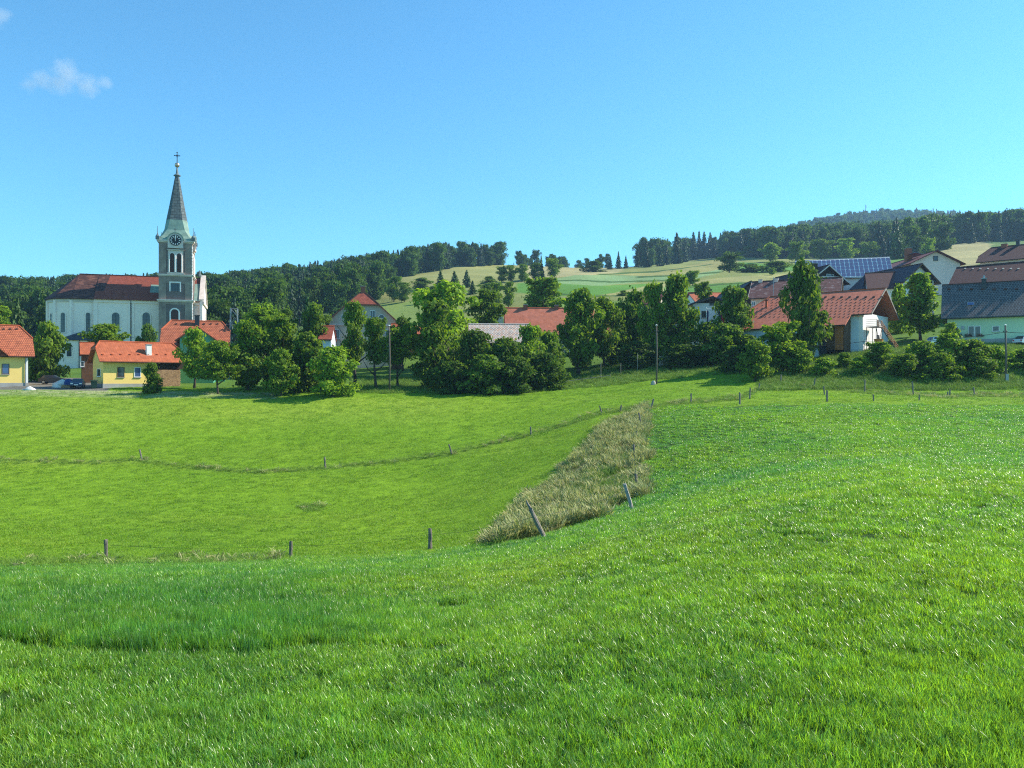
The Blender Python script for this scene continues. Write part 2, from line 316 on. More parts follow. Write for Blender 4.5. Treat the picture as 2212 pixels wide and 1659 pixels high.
def ground_at(dx, dy, y0=30, y1=1000):
    ys = np.geomspace(y0, y1, 1500); xs = (dx - CX) / F * ys; _, d = dproj(xs, ys, height(xs, ys))
    k = np.argmax(d <= dy) if (d <= dy).any() else int(np.argmin(np.abs(d - dy)))
    return (float(xs[k]), float(ys[k]), float(height(xs[k], ys[k])))
def inpoly(px, py, P):
    px, py = np.asarray(px), np.asarray(py); r = np.zeros(px.shape, bool); n = len(P)
    for i in range(n):
        (x0, y0), (x1, y1) = P[i], P[(i + 1) % n]
        if y0 == y1: continue
        c = ((y0 > py) != (y1 > py)) & (px < (x1 - x0) * (py - y0) / (y1 - y0) + x0); r ^= c
    return r
def segdist(px, py, P):
    d = np.full(np.shape(px), 1e9)
    for (x0, y0), (x1, y1) in zip(P[:-1], P[1:]):
        dx, dy = x1 - x0, y1 - y0; t = np.clip(((px - x0) * dx + (py - y0) * dy) / (dx * dx + dy * dy), 0, 1)
        d = np.minimum(d, np.hypot(px - x0 - t * dx, py - y0 - t * dy))
    return d
EDGE = [(-1600,1240),(-300,1228),(0,1224),(500,1215),(930,1196),(1160,1164),(1300,1116),(1392,1070),(1396,1000),(1398,930),(1403,880),(1650,877),(1900,874),(2300,878),(3800,890)]
_lo = EDGE[:8]; _hi = EDGE[10:]
def is_wheat(x, y, d=None, e=None):
    if d is None: d, e = dproj(x, y, height(x, y))
    lo = np.interp(d, *zip(*_lo)); hi = np.interp(d, *zip(*_hi)); xb = np.interp(-e, [-1070, -880], [1392, 1403])
    return np.where(d < 1392, e > lo, np.where(e > 1070, True, (e > hi) & (d > xb))) | (np.asarray(y) < 14)
BANK = [(1040,1178),(1068,1140),(1092,1108),(1200,1028),(1300,914),(1375,884),(1403,866),(1401,940),(1398,1062),(1300,1114),(1165,1160),(1090,1176)]
MIDF = [(-400,985),(0,996),(180,999),(303,994),(420,1010),(560,1020),(702,1010),(840,998),(972,979),(1147,938),(1240,912),(1299,891),(1345,886),(1410,878)]
MIDF2 = [(1405,880),(1493,868),(1598,860),(1640,841),(1690,826),(1757,835),(1868,846),(1972,851),(2050,857),(2104,852),(2300,858)]
TRACK = [(-300,1392),(0,1396),(130,1402),(240,1412),(400,1414),(500,1418),(640,1403),(820,1400),(1010,1402)]
# hillside parcels: polygon on the survey grid, colour
HAY, PALE, LUSH, STRAW, TERRACE_SHADE = (0.29, 0.285, 0.105), (0.19, 0.29, 0.12), (0.10, 0.23, 0.035), (0.33, 0.30, 0.14), (0.05, 0.11, 0.022)
PARCELS = [
 ([(800,640),(830,612),(900,590),(1000,572),(1120,560),(1220,574),(1330,575),(1560,552),(1700,556),(1900,552),(1900,600),(800,720)], (0.21, 0.235, 0.07)),
 ([(800,640),(830,612),(900,590),(1000,572),(1117,565),(1150,580),(1060,612),(940,624),(860,650)], (0.26, 0.26, 0.085)),
 ([(1120,560),(1220,572),(1340,574),(1340,592),(1240,596),(1140,605)], STRAW),
 ([(1155,610),(1240,594),(1400,596),(1500,592),(1560,580),(1560,588),(1500,602),(1400,608),(1300,618),(1200,613),(1120,611)], PALE),
 ([(1120,612),(1210,613),(1300,618),(1420,612),(1330,632),(1280,640),(1180,640),(1120,632)], LUSH),
 ([(1370,640),(1290,640),(1420,614),(1500,606),(1560,600),(1700,590),(1760,590),(1760,602),(1560,614),(1470,622),(1430,634)], HAY),
 ([(1300,592),(1420,586),(1540,563),(1600,560),(1560,580),(1500,592),(1400,597)], (0.27, 0.26, 0.09)),
 ([(1440,620),(1560,612),(1700,606),(1700,625),(1600,640),(1440,650)], LUSH),
 ([(1590,566),(1700,572),(1760,566),(1760,585),(1600,588)], LUSH),
 ([(1560,550),(1640,536),(1640,550),(1600,556)], LUSH),
 ([(1880,566),(2000,556),(2030,560),(1960,590),(1880,590)], LUSH),
 ([(2010,560),(2040,528),(2140,520),(2140,560),(2080,585),(2010,585)], STRAW),
 ([(1150,607),(1240,604),(1330,608),(1460,603),(1460,606),(1330,611),(1240,607),(1150,610)], TERRACE_SHADE), ([(1380,597),(1470,593),(1560,586),(1560,589),(1470,596),(1380,600)], TERRACE_SHADE), ([(1290,592),(1420,586),(1540,570),(1540,572),(1420,588.5),(1290,594.5)], TERRACE_SHADE),  # thin dark strips: terrace shadows painted into the field colour
 ([(1180,632),(1290,639),(1400,634),(1400,636.5),(1290,641.5),(1180,635)], TERRACE_SHADE), ([(880,622),(960,626),(1040,628),(1040,631),(960,629),(880,625)], TERRACE_SHADE), ([(1470,621),(1560,613),(1700,607),(1700,609.5),(1560,616),(1470,624)], TERRACE_SHADE),
 ([(1140,640),(1300,650),(1440,650),(1440,690),(1140,690)], (0.16, 0.25, 0.05)),
 ([(800,660),(900,650),(960,690),(800,720)], (0.19, 0.26, 0.06)),
]
def ground_colour(x, y, z):
    d, e = dproj(x, y, z); n = x.size; c = np.empty((n, 3))
    jx, jy = d + 7 * _vn(x / 3, y / 3, 9), e + 5 * _vn(x / 4, y / 4, 8)
    c[:] = (0.155, 0.285, 0.014)                                  # meadow
    st = np.clip((_vn(x / 18, y / 6, 5) + .1) * 2, 0, 1)[:, None]; c = c * (1 - .5 * st) + np.array((0.20, 0.305, 0.022)) * .5 * st
    up = np.clip((y - 96) / 10, 0, 1) * np.clip((120 - y) / 6, 0, 1) * np.clip((1100 - d) / 200, 0, 1)
    c = c * (1 - .45 * up[:, None]) + np.array((0.235, 0.33, 0.04)) * .45 * up[:, None]
    v = y > 127; c[v] = (0.09, 0.17, 0.025)                         # village grass
    m = (y > 108) & (d > 1640) & (y < 135); c[m] = (0.12, 0.24, 0.03)
    hay = (y > 115.6 + 1.0 * _vn(x / 3, y / 9, 61)) & (y < 121.5) & (jx < 600)
    w = np.clip((np.sin(y * 2.6 + 3 * _vn(x / 5, y / 5, 6)) + .6) * .8, 0, 1)[:, None]
    c = np.where(hay[:, None], np.array((0.36, 0.375, 0.20)) * w + np.array((0.22, 0.30, 0.09)) * (1 - w), c)
    s = segdist(d, e, MIDF); s2 = segdist(d, e, MIDF2)
    k = np.clip(1 - np.minimum(s, s2) / 9, 0, 1)[:, None]; c = c * (1 - .35 * k) + np.array((0.22, 0.27, 0.06)) * .35 * k
    b = inpoly(jx, jy, BANK) & (y < 110); c[b] = (0.22, 0.20, 0.085)
    wh = is_wheat(x, y, d, e); c[wh] = (0.045, 0.10, 0.016)
    yard = (y > 121) & (y < 152) & (d < 235); c[yard] = (0.16, 0.155, 0.14)
    h = y > 215
    if h.any():
        c[h] = (0.10, 0.17, 0.04); jx, jy = d + 10 * _vn(x / 25, y / 25, 9), e + 1.5 * _vn(x / 25, y / 25, 8)
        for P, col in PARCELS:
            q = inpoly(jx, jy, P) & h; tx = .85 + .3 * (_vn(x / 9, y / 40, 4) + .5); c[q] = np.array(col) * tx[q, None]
        far = h & (y > 620) & (e > 0); c[far & ~inpoly(d, e, PARCELS[0][0]) & ~inpoly(d, e, PARCELS[11][0])] = (0.05, 0.09, 0.03)
    return np.clip(c, 0, 1)
def ground_sheet(name, ys, ns):
    s = np.linspace(-1, 1, ns); Y = np.repeat(ys, ns); X = np.tile(s, len(ys)) * (0.98 * np.maximum(Y, 0) + 16)
    Z = height(X, Y); me = bpy.data.meshes.new(name); nr = len(ys)
    i = (np.arange(nr - 1)[:, None] * ns + np.arange(ns - 1)[None]).ravel()
    fc = np.stack([i, i + 1, i + ns + 1, i + ns], 1)
    me.from_pydata(np.stack([X, Y, Z], 1).tolist(), [], fc.tolist())
    c = ground_colour(X, Y, Z); a = me.color_attributes.new('Col', 'FLOAT_COLOR', 'POINT')
    a.data.foreach_set('color', np.concatenate([c, np.ones((len(c), 1))], 1).ravel())
    me.polygons.foreach_set('use_smooth', [True] * len(me.polygons)); me.materials.append(MATS['ground'])
    o = bpy.data.objects.new(name, me); COL.objects.link(o); o['kind'] = 'structure'
    return o
m, t, nd, lk = new_mat('ground')
at = nd.new('ShaderNodeAttribute'); at.attribute_name = 'Col'; p = nd.new('ShaderNodeBsdfPrincipled'); o = nd.new('ShaderNodeOutputMaterial')
g = nd.new('ShaderNodeNewGeometry')
n1 = noise(nd, lk, 0.9, 8, g.outputs['Position'], 0.7); r1 = ramp2(nd, (0.68, 0.72, 0.7), (1.32, 1.26, 1.25), 0.3, 0.7); lk.new(n1.outputs[0], r1.inputs[0])
n2 = noise(nd, lk, 0.035, 5, g.outputs['Position'], 0.6); r2 = ramp2(nd, (0.85, 0.9, 0.9), (1.15, 1.1, 1.05), 0.3, 0.7); lk.new(n2.outputs[0], r2.inputs[0])
c = mixc(nd, lk, 1.0, mixc(nd, lk, 1.0, at.outputs[0], r1.outputs[0], 'MULTIPLY'), r2.outputs[0], 'MULTIPLY')
lk.new(c, p.inputs['Base Color']); p.inputs['Roughness'].default_value = 0.95; p.inputs['Specular IOR Level'].default_value = 0.1
n3 = noise(nd, lk, 2.2, 8, g.outputs['Position'], 0.75); b = nd.new('ShaderNodeBump'); b.inputs['Strength'].default_value = 0.9; b.inputs['Distance'].default_value = 0.25
lk.new(n3.outputs[0], b.inputs['Height']); lk.new(b.outputs[0], p.inputs['Normal']); lk.new(p.outputs[0], o.inputs[0])
SPLIT = 215.0
ground_sheet('ground', np.concatenate([np.linspace(-30, 4, 12), np.geomspace(4.6, SPLIT, 300)]), 380)
ground_sheet('hills', np.geomspace(SPLIT, 2650, 260), 380)
# the sheet reaches the horizon: a wide valley floor under and beyond the hills
mb = MB(); mb.add([(-9000, -60, -30), (9000, -60, -30), (9000, 9000, -30), (-9000, 9000, -30)], [(0, 1, 2, 3)])
vo = mb.build('terrain', 'concrete'); vo['kind'] = 'structure'; vo.data.materials[0] = mat('far_grass', (0.06, 0.10, 0.03), 0.95)

# ---------------------------------------------------------------- scattering of grass and far woods (uncountable growth)
def proto_coll(name, meshes):
    c = bpy.data.collections.new(name)
    for i, me in enumerate(meshes):
        o = bpy.data.objects.new('%s_%02d' % (name, i), me[0] if isinstance(me, tuple) else me)
        if isinstance(me, tuple): o.color = (*me[1], 1)
        c.objects.link(o)
    return c
def scatter(name, pts, rot, scl, idx, coll, label):
    me = bpy.data.meshes.new(name); me.from_pydata(pts.tolist(), [], [])
    for an, ty, ar in (('rot', 'FLOAT_VECTOR', rot), ('scl', 'FLOAT_VECTOR', scl), ('idx', 'INT', idx)):
        a = me.attributes.new(an, ty, 'POINT'); a.data.foreach_set('value' if ty == 'INT' else 'vector', np.asarray(ar).ravel())
    o = bpy.data.objects.new(name, me); COL.objects.link(o); o['kind'] = 'stuff'; o['label'] = label
    ng = bpy.data.node_groups.new(name, 'GeometryNodeTree')
    ng.interface.new_socket('Geometry', in_out='INPUT', socket_type='NodeSocketGeometry'); ng.interface.new_socket('Geometry', in_out='OUTPUT', socket_type='NodeSocketGeometry')
    N = ng.nodes; gi = N.new('NodeGroupInput'); go = N.new('NodeGroupOutput'); ip = N.new('GeometryNodeInstanceOnPoints'); ci = N.new('GeometryNodeCollectionInfo')
    ci.inputs['Collection'].default_value = coll; ci.inputs['Separate Children'].default_value = True; ci.inputs['Reset Children'].default_value = True
    ng.links.new(gi.outputs[0], ip.inputs['Points']); ng.links.new(ci.outputs[0], ip.inputs['Instance']); ip.inputs['Pick Instance'].default_value = True
    for an, ty, sk in (('rot', 'FLOAT_VECTOR', 'Rotation'), ('scl', 'FLOAT_VECTOR', 'Scale'), ('idx', 'INT', 'Instance Index')):
        na = N.new('GeometryNodeInputNamedAttribute'); na.data_type = ty; na.inputs[0].default_value = an
        ng.links.new(na.outputs[0], ip.inputs[sk])
    ng.links.new(ip.outputs[0], go.inputs[0])
    md = o.modifiers.new('scatter', 'NODES'); md.node_group = ng
    return o
def quad_mesh(name, V, Fc, C, m, smooth=False):
    me = bpy.data.meshes.new(name); nv, nf = len(V), len(Fc); k = len(Fc[0])
    me.vertices.add(nv); me.vertices.foreach_set('co', np.asarray(V, np.float32).ravel())
    me.loops.add(nf * k); me.loops.foreach_set('vertex_index', np.asarray(Fc, np.int32).ravel())
    me.polygons.add(nf); me.polygons.foreach_set('loop_start', np.arange(0, nf * k, k, dtype=np.int32)); me.polygons.foreach_set('loop_total', np.full(nf, k, np.int32))
    a = me.color_attributes.new('Col', 'FLOAT_COLOR', 'POINT'); a.data.foreach_set('color', np.concatenate([C, np.ones((nv, 1))], 1).astype(np.float32).ravel())
    me.materials.append(MATS[m]); me.update(); me.validate(); return me
def clump(name, seed, n, rad, h0, h1, w0, w1, bend, cols, m, seg=3, seed_head=0.0):
    """a tuft: n curved, tapering blades"""
    rs = np.random.RandomState(seed); V, Fc, C = [], [], []
    for _ in range(n):
        a, r = rs.rand() * 6.283, rad * math.sqrt(rs.rand()); bx, by = r * math.cos(a), r * math.sin(a)
        h = h0 + (h1 - h0) * rs.rand(); w = w0 + (w1 - w0) * rs.rand(); d = rs.rand() * 6.283; f = d + 1.57 + rs.randn() * .5; bd = bend * (.25 + rs.rand()) * h
        col = np.array(cols[rs.randint(len(cols))]) * (.8 + .4 * rs.rand()); k = len(V)
        for s in range(seg + 1):
            t = s / seg; ww = w * (1 - t ** 1.6 * .92) * .5
            if seed_head and t > .7: ww = w * seed_head * (1.0 if t < .99 else .3)
            cx, cy, cz = bx + math.cos(d) * bd * t * t, by + math.sin(d) * bd * t * t, h * (t - .18 * bend * t * t)
            for sg in (-1, 1): V.append((cx + sg * ww * math.cos(f), cy + sg * ww * math.sin(f), cz)); C.append(col * (1.12 if t > .6 else 1))
        for s in range(seg): q = k + 2 * s; Fc.append((q, q + 1, q + 3, q + 2))
    return quad_mesh(name, V, Fc, np.array(C), m)
rng = np.random.RandomState(7)
def sample_band(y0, y1, dens, margin=2.5):
    n = int(dens * (y1 - y0) * 2 * (0.66 * max(0, y0 + y1) / 2 + margin)); y = y0 + (y1 - y0) * rng.rand(n * 2)
    w = 0.66 * np.maximum(y, 0) + margin; keep = rng.rand(n * 2) < w / (0.66 * y1 + margin); y = y[keep][:n]; x = (rng.rand(len(y)) * 2 - 1) * (0.66 * np.maximum(y, 0) + margin)
    return x, y
def slope_rot(x, y, tilt=0.12):
    return np.stack([rng.randn(len(x)) * tilt, rng.randn(len(x)) * tilt, rng.rand(len(x)) * 6.283], 1)
WG = [(0.20, 0.35, 0.030), (0.175, 0.335, 0.034), (0.24, 0.39, 0.028), (0.145, 0.305, 0.05), (0.265, 0.41, 0.03)]
near = [clump('wheat_%d' % i, 10 + i, 96, .14, .055, .125, .0068, .0125, .62, [(g_[0] * f_ * 1.12, g_[1] * f_ * 1.08, g_[2] * f_ * 1.45) for g_ in WG for f_ in (.6, 1.0, 1.2)], 'wheat_blade', 4) for i in range(6)]
far = [clump('wheat_far_%d' % i, 40 + i, 54, .20, .08, .17, .011, .020, .75, [(g_[0] * f_ * .92, g_[1] * f_ * 1.0, g_[2] * f_ * 1.4) for g_ in WG for f_ in (.7, 1.0, 1.15)], 'wheat_blade', 3) for i in range(5)]
blue = [clump('wheat_tall_%d' % i, 60 + i, 96, .14, .06, .135, .0068, .0125, .55, [(g_[0] * f_ * .70, g_[1] * f_ * .86, g_[2] * f_ * 1.5) for g_ in WG for f_ in (.6, 1.0, 1.15)], 'wheat_blade', 4) for i in range(4)]
bfar = [clump('wheat_tall_far_%d' % i, 66 + i, 54, .20, .08, .17, .011, .020, .75, [(g_[0] * f_ * .72, g_[1] * f_ * .92, g_[2] * f_ * 2.0) for g_ in WG for f_ in (.7, 1.0, 1.15)], 'wheat_blade', 3) for i in range(3)]
cw = proto_coll('wheat_tuft', near + far + blue + bfar)
P, Q, S, I = [], [], [], []
for y0, y1, dn, sx, nr in ((-2, 1.2, 40, 1.0, 1), (1.2, 7, 112, .86, 1), (7, 13, 64, 1.0, 1), (13, 22, 32, 1.3, 1), (22, 36, 20, 1.2, 0), (36, 60, 11, 1.6, 0), (60, 100, 7, 2.0, 0)):
    x, y = sample_band(y0, y1, dn, 9 if y1 < 40 else 12); z = height(x, y); d, e = dproj(x, y, z); far_ = np.clip((y - 28) / 10, 0, 1); k = is_wheat(x, y, d + 16 * far_ * _vn(x / 1.6, y / 2.2, 71), e + 9 * far_ * _vn(x / 1.6, y / 1.6, 72))
    tr = segdist(d, e, TRACK) / np.maximum(3.0, 190 / y); k &= ~((y < 14) & (tr < .28) & (rng.rand(len(x)) < .7))
    gap = _vn(x / 1.3, y / 1.3, 21) + .5; k &= ~((gap < .09) & (y < 25) & (rng.rand(len(x)) < .6))
    x, y, z, d, e = x[k], y[k], z[k], d[k], e[k]; n = len(x); P.append(np.stack([x, y, z - .02], 1)); Q.append(slope_rot(x, y, .09))
    tall = (e < np.interp(d, *zip(*TRACK)) + 5 * _vn(x * 3, y * 3, 24)) * np.clip((1120 - d) / 520, 0, 1) * np.clip((34 - y) / 20, 0, 1) * (y < 40)      # a lusher stand beyond the wheel track on the left
    hs = (.7 + .6 * rng.rand(n)) * (1 + .6 * _vn(x / 4, y / 4, 22)) * (1 + .5 * _vn(x / 1.1, y / 1.1, 23)) ; hs = np.where(y < 16, np.clip(hs, .5, 1.12), hs) * (1 + 1.0 * tall); S.append(np.stack([np.full(n, sx), np.full(n, sx), hs], 1))
    pb = np.clip(np.where(y < 36, .85 * tall + .5 * _vn(x / 5, y / 5, 25) - .05, 0) + np.where(y > 30, .35 + 1.1 * _vn(x / 9, y / 9, 26), 0), 0, .9); bl_ = rng.rand(n) < pb
    I.append(np.where(bl_, rng.randint(11, 15, n), rng.randint(0, 6, n)) if nr else np.where(bl_, rng.randint(15, 18, n), rng.randint(6, 11, n)))
scatter('wheat_grass', np.concatenate(P), np.concatenate(Q), np.concatenate(S), np.concatenate(I), cw, 'lush green young cereal crop filling the near field')
MG = [(0.175, 0.33, 0.014), (0.15, 0.30, 0.015), (0.225, 0.36, 0.02), (0.09, 0.20, 0.015), (0.27, 0.37, 0.05)]
cm = proto_coll('meadow_tuft', [clump('meadow_%d' % i, 70 + i, 34, .34, .05, .14, .012, .026, .9, MG, 'meadow_blade', 2) for i in range(5)])
P, Q, S, I = [], [], [], []
for y0, y1, dn, sx in ((36, 60, 7, 1.1), (60, 90, 5, 1.35), (90, 130, 3.2, 1.7)):
    x, y = sample_band(y0, y1, dn, 8); z = height(x, y); d, e = dproj(x, y, z); k = ~is_wheat(x, y, d, e) & ~inpoly(d, e, BANK) & ~((y > 120) & (d < 240))
    k &= rng.rand(len(x)) < np.clip(.75 + 1.0 * _vn(x / 2.5, y / 2.5, 33), .2, 1)
    x, y, z = x[k], y[k], z[k]; n = len(x); P.append(np.stack([x, y, z - .01], 1)); Q.append(slope_rot(x, y, .1))
    hs = .6 + .9 * rng.rand(n) ** 2; S.append(np.stack([np.full(n, sx), np.full(n, sx), hs], 1)); I.append(rng.randint(0, 5, n))
scatter('meadow_grass', np.concatenate(P), np.concatenate(Q), np.concatenate(S), np.concatenate(I), cm, 'short bright green grass of the mown meadow hollow')
DG = [(0.38, 0.36, 0.165), (0.46, 0.43, 0.22), (0.29, 0.32, 0.115), (0.20, 0.27, 0.075), (0.33, 0.34, 0.145)]
dry = [clump('dry_%d' % i, 90 + i, 36, .28, .45, .95, .010, .018, .45, DG, 'dry_blade', 4, 1.3) for i in range(4)]
green = [clump('rank_%d' % i, 110 + i, 36, .28, .3, .6, .012, .022, .6, [(0.17, 0.28, 0.04), (0.22, 0.32, 0.06), (0.13, 0.24, 0.035)], 'dry_blade', 3) for i in range(3)]
cdry = proto_coll('rank_tuft', dry + green)
P, Q, S, I = [], [], [], []
x, y = sample_band(34, 105, 26, 2); z = height(x, y); d, e = dproj(x, y, z); k = inpoly(d + 22 * _vn(x / 1.4, y / 2, 73), e + 12 * _vn(x / 1.4, y / 1.4, 74), BANK) & (rng.rand(len(x)) < np.clip(y / 45, .5, 1) * .5)
bl = np.clip(segdist(d, e, BANK[:6]) / 16, .05, 1); k &= rng.rand(len(x)) < bl ** .6
k &= ~((_vn(x / 2.2, y / 3.5, 41) > .24) & (rng.rand(len(x)) < .8))
x, y, z, bl = x[k], y[k], z[k], bl[k]; n = len(x); P.append(np.stack([x, y, z], 1)); Q.append(slope_rot(x, y, .25)); hs = (.5 + .5 * rng.rand(n)) * (1 + .7 * _vn(x / 3, y / 3, 42)) * (.4 + .6 * bl)
S.append(np.stack([np.full(n, 1.25), np.full(n, 1.25), hs], 1)); I.append(np.where(rng.rand(n) < np.clip(.68 + 1.1 * _vn(x / 3, y / 4, 55) - .5 * np.exp(-((dproj(x, y, z)[0] - 1290) / 70) ** 2 - ((dproj(x, y, z)[1] - 1055) / 42) ** 2), .1, 1), rng.randint(0, 4, n), rng.randint(4, 7, n)))
scatter('dry_grass', np.concatenate(P), np.concatenate(Q), np.concatenate(S), np.concatenate(I), cdry, 'tall straw-coloured grass on the bank between the two fields')
P, Q, S, I = [], [], [], []
x, y = sample_band(36, 112, 14, 6); z = height(x, y); d, e = dproj(x, y, z); w = np.minimum(segdist(d, e, MIDF), segdist(d, e, MIDF2))
edge = np.abs(e - np.interp(d, *zip(*_lo)) + 6) ; k = ((w < 5) & (rng.rand(len(x)) < .3)) | ((edge < 9) & (d < 620) & (y < 60) & (rng.rand(len(x)) < .22)) | ((np.hypot(d - 1240, (e - 1185)) < 1))
k |= (np.hypot((d - 672) / 30, (e - 1098) / 9) < 1) & (rng.rand(len(x)) < .5)
x, y, z = x[k], y[k], z[k]; n = len(x); P = np.stack([x, y, z], 1); Q = slope_rot(x, y, .2); hs = .25 + .35 * rng.rand(n)
scatter('verge_grass', P, Q, np.stack([np.full(n, 1.1), np.full(n, 1.1), hs], 1), np.where(rng.rand(n) < .08, rng.randint(0, 4, n), rng.randint(4, 7, n)), cdry, 'longer uncut grass left standing along the fence lines')
# rank growth on the bank below the houses
x, y = sample_band(104, 150, 6, 6); z = height(x, y); d, e = dproj(x, y, z); k = ((d > 1640) & (y < 124 + 8 * rng.rand(len(x)))) | ((d > 760) & (d < 1640) & (y > 122) & (rng.rand(len(x)) < .35))
x, y, z = x[k], y[k], z[k]; n = len(x)
scatter('bank_grass', np.stack([x, y, z], 1), slope_rot(x, y, .2), np.stack([np.full(n, 1.9), np.full(n, 1.9), .5 + .8 * rng.rand(n)], 1), rng.randint(4, 7, n), cdry, 'rank green growth on the bank below the houses')
# ---------------------------------------------------------------- trees
def leaves(rs, C, N, size, aspect=0.62):
    """one four-cornered leaf spray per centre C facing N"""
    n = len(C); N = N / np.maximum(np.linalg.norm(N, axis=1, keepdims=True), 1e-6)
    t = rs.randn(n, 3); t -= N * (t * N).sum(1, keepdims=True); t /= np.maximum(np.linalg.norm(t, axis=1, keepdims=True), 1e-6); b = np.cross(N, t)
    s = (size * (.6 + .8 * rs.rand(n)))[:, None]; k = .25 * s * N
    V = np.stack([C - t * s, C - b * s * aspect + k, C + t * s, C + b * s * aspect + k], 1).reshape(-1, 3)
    return V, np.arange(4 * n).reshape(-1, 4)
GREENS = np.array([(0.060, 0.125, 0.022), (0.050, 0.110, 0.024), (0.075, 0.145, 0.022), (0.045, 0.095, 0.022), (0.088, 0.155, 0.024)])
def crown_mesh(name, seed, lobes, per, leaf, prof, flat=0.85, rl=(.13, .23), hollow=.25):
    """unit crown: z 0..1, radius about .5; lobes of leaf sprays follow the outline prof(z)"""
    rs = np.random.RandomState(seed); Cs, Ns = [], []; off = rs.rand() * 6.28; boughs = max(7, lobes // 2); tot = lobes * per
    for i in range(boughs):                                        # boughs follow the outline, each carries a few leafy lobes
        z = np.clip((i + .5) / boughs + rs.randn() * .05, .08, .93); a = off + i * 2.399963 + rs.randn() * .35; R0 = prof(z) * (.62 + .5 * rs.rand())
        ns = rs.randint(3, 6)
        for j in range(ns):
            f = (j + 1) / ns; r = (rl[0] + (rl[1] - rl[0]) * rs.rand()) * (.85 - .25 * f) ; q = max(0, R0 * f - r * .35); da = a + rs.randn() * .28
            c = np.array([q * math.cos(da), q * math.sin(da), np.clip(z + (f - .6) * .12 + rs.randn() * .035, r * .6, 1 - r * .7)]); m = max(30, int(tot / boughs / ns * (r / rl[1]) ** 1.2 * 1.5))
            u = rs.randn(m, 3); u[:, 2] = u[:, 2] + .3; u /= np.linalg.norm(u, axis=1, keepdims=True)
            rad = r * (hollow + (1.05 - hollow) * rs.rand(m) ** .4)[:, None] * (1 + .3 * np.sin(6 * u[:, :1] + i + 2 * j) * np.cos(5 * u[:, 2:] + j)); st = rs.rand(m) < .07; rad[st] *= 1.35
            Cs.append(c + u * rad * np.array([1.1, 1.1, flat])); Ns.append(u * .7 + rs.randn(m, 3) * .65 + np.array([0, 0, .35]))
    C, N = np.concatenate(Cs), np.concatenate(Ns); V, Fc = leaves(rs, C, N, leaf)
    col = GREENS[rs.randint(0, len(GREENS), len(C))] * (.75 + .5 * rs.rand(len(C), 1)); return quad_mesh(name, V, Fc, np.repeat(col, 4, 0), 'leaf')
def limbs_mesh(name, seed, n=7, r=.028, lean=.03):
    """unit trunk with limbs: z 0..1"""
    rs = np.random.RandomState(seed); mb = MB(); pts, rr = [], []
    for k in range(6):
        t = k / 5; pts.append((lean * math.sin(3 * t + seed), lean * math.cos(2 * t + seed) * t, t * .92)); rr.append(r * (1.25 if k == 0 else 1) * (1 - .8 * t))
    mb.path(pts, rr, 8)
    for i in range(n):
        t = .28 + .6 * i / n; a = i * 2.4 + rs.rand(); l = (.42 - .25 * t) * (.8 + .4 * rs.rand()); b = np.array(pts[int(t * 5)])
        b[2] = t * .92; d = np.array([math.cos(a), math.sin(a), .75]); m = b + d * l * .5 + np.array([0, 0, -.02]); e = b + d * l * np.array([1, 1, 1.25])
        mb.path([b, m, e], [r * (1 - .75 * t) * .7, r * .38 * (1 - .5 * t), r * .1], 6)
    return mb.mesh(name, 'bark', True, False)
def conifer_mesh(name, seed, whorls, per, leaf, droop=.35, top=0.03):
    rs = np.random.RandomState(seed); V, Fc, Cc = [], [], []
    for w in range(whorls):
        t = w / whorls; z = .06 + .93 * t; R0 = .5 * (1 - t) ** .85 * (.85 + .3 * rs.rand()) + top; k = max(5, int(per * (1 - t) + 4))
        for i in range(k):
            a = 6.283 * (i + rs.rand()) / k; L = R0 * (.7 + .45 * rs.rand()); ns = 3
            for s in range(ns):
                f0, f1 = s / ns, (s + 1) / ns; wd = leaf * (1.15 - .6 * f0)
                for rep in range(2):
                    da = a + rs.randn() * .10; ca, sa = math.cos(da), math.sin(da)
                    def pt(f, sd): 
                        rr = L * f; zz = z - droop * L * f * .55 + .05 * rs.randn() * .2; return (ca * rr - sa * sd, sa * rr + ca * sd, zz + rs.randn() * .006)
                    q = len(V); tw = (rs.rand() - .5) * wd
                    v = [pt(f0, -wd * .5), pt(f0, wd * .5), pt(f1, wd * .32), pt(f1, -wd * .32)]; v[1] = (v[1][0], v[1][1], v[1][2] + tw); v[2] = (v[2][0], v[2][1], v[2][2] + tw - .4 * wd)
                    V += v; Fc.append((q, q + 1, q + 2, q + 3)); c = np.array((0.030, 0.068, 0.030)) * (.7 + .6 * rs.rand()); Cc += [c] * 4
    V += [(0, 0, 1.0), (.006, 0, .9), (-.006, 0, .9), (0, .006, .9)]; q = len(V) - 4; Fc.append((q, q + 1, q + 3, q + 2)); Cc += [np.array((0.03, 0.068, 0.03))] * 4
    return quad_mesh(name, V, Fc, np.array(Cc), 'needle')
rnd = lambda z: .5 * math.sqrt(max(.02, 1 - (2 * z - 1) ** 2)) ** .8
oval = lambda z: .5 * max(.12, math.sin(math.pi * min(1, z * .9 + .08))) ** .7
low = lambda z: .5 * max(.1, 1 - max(0, z - .25) ** 2 * 1.6)
pyr = lambda z: .5 * max(.1, (1 - .85 * z) * min(1, .6 + z * 3))
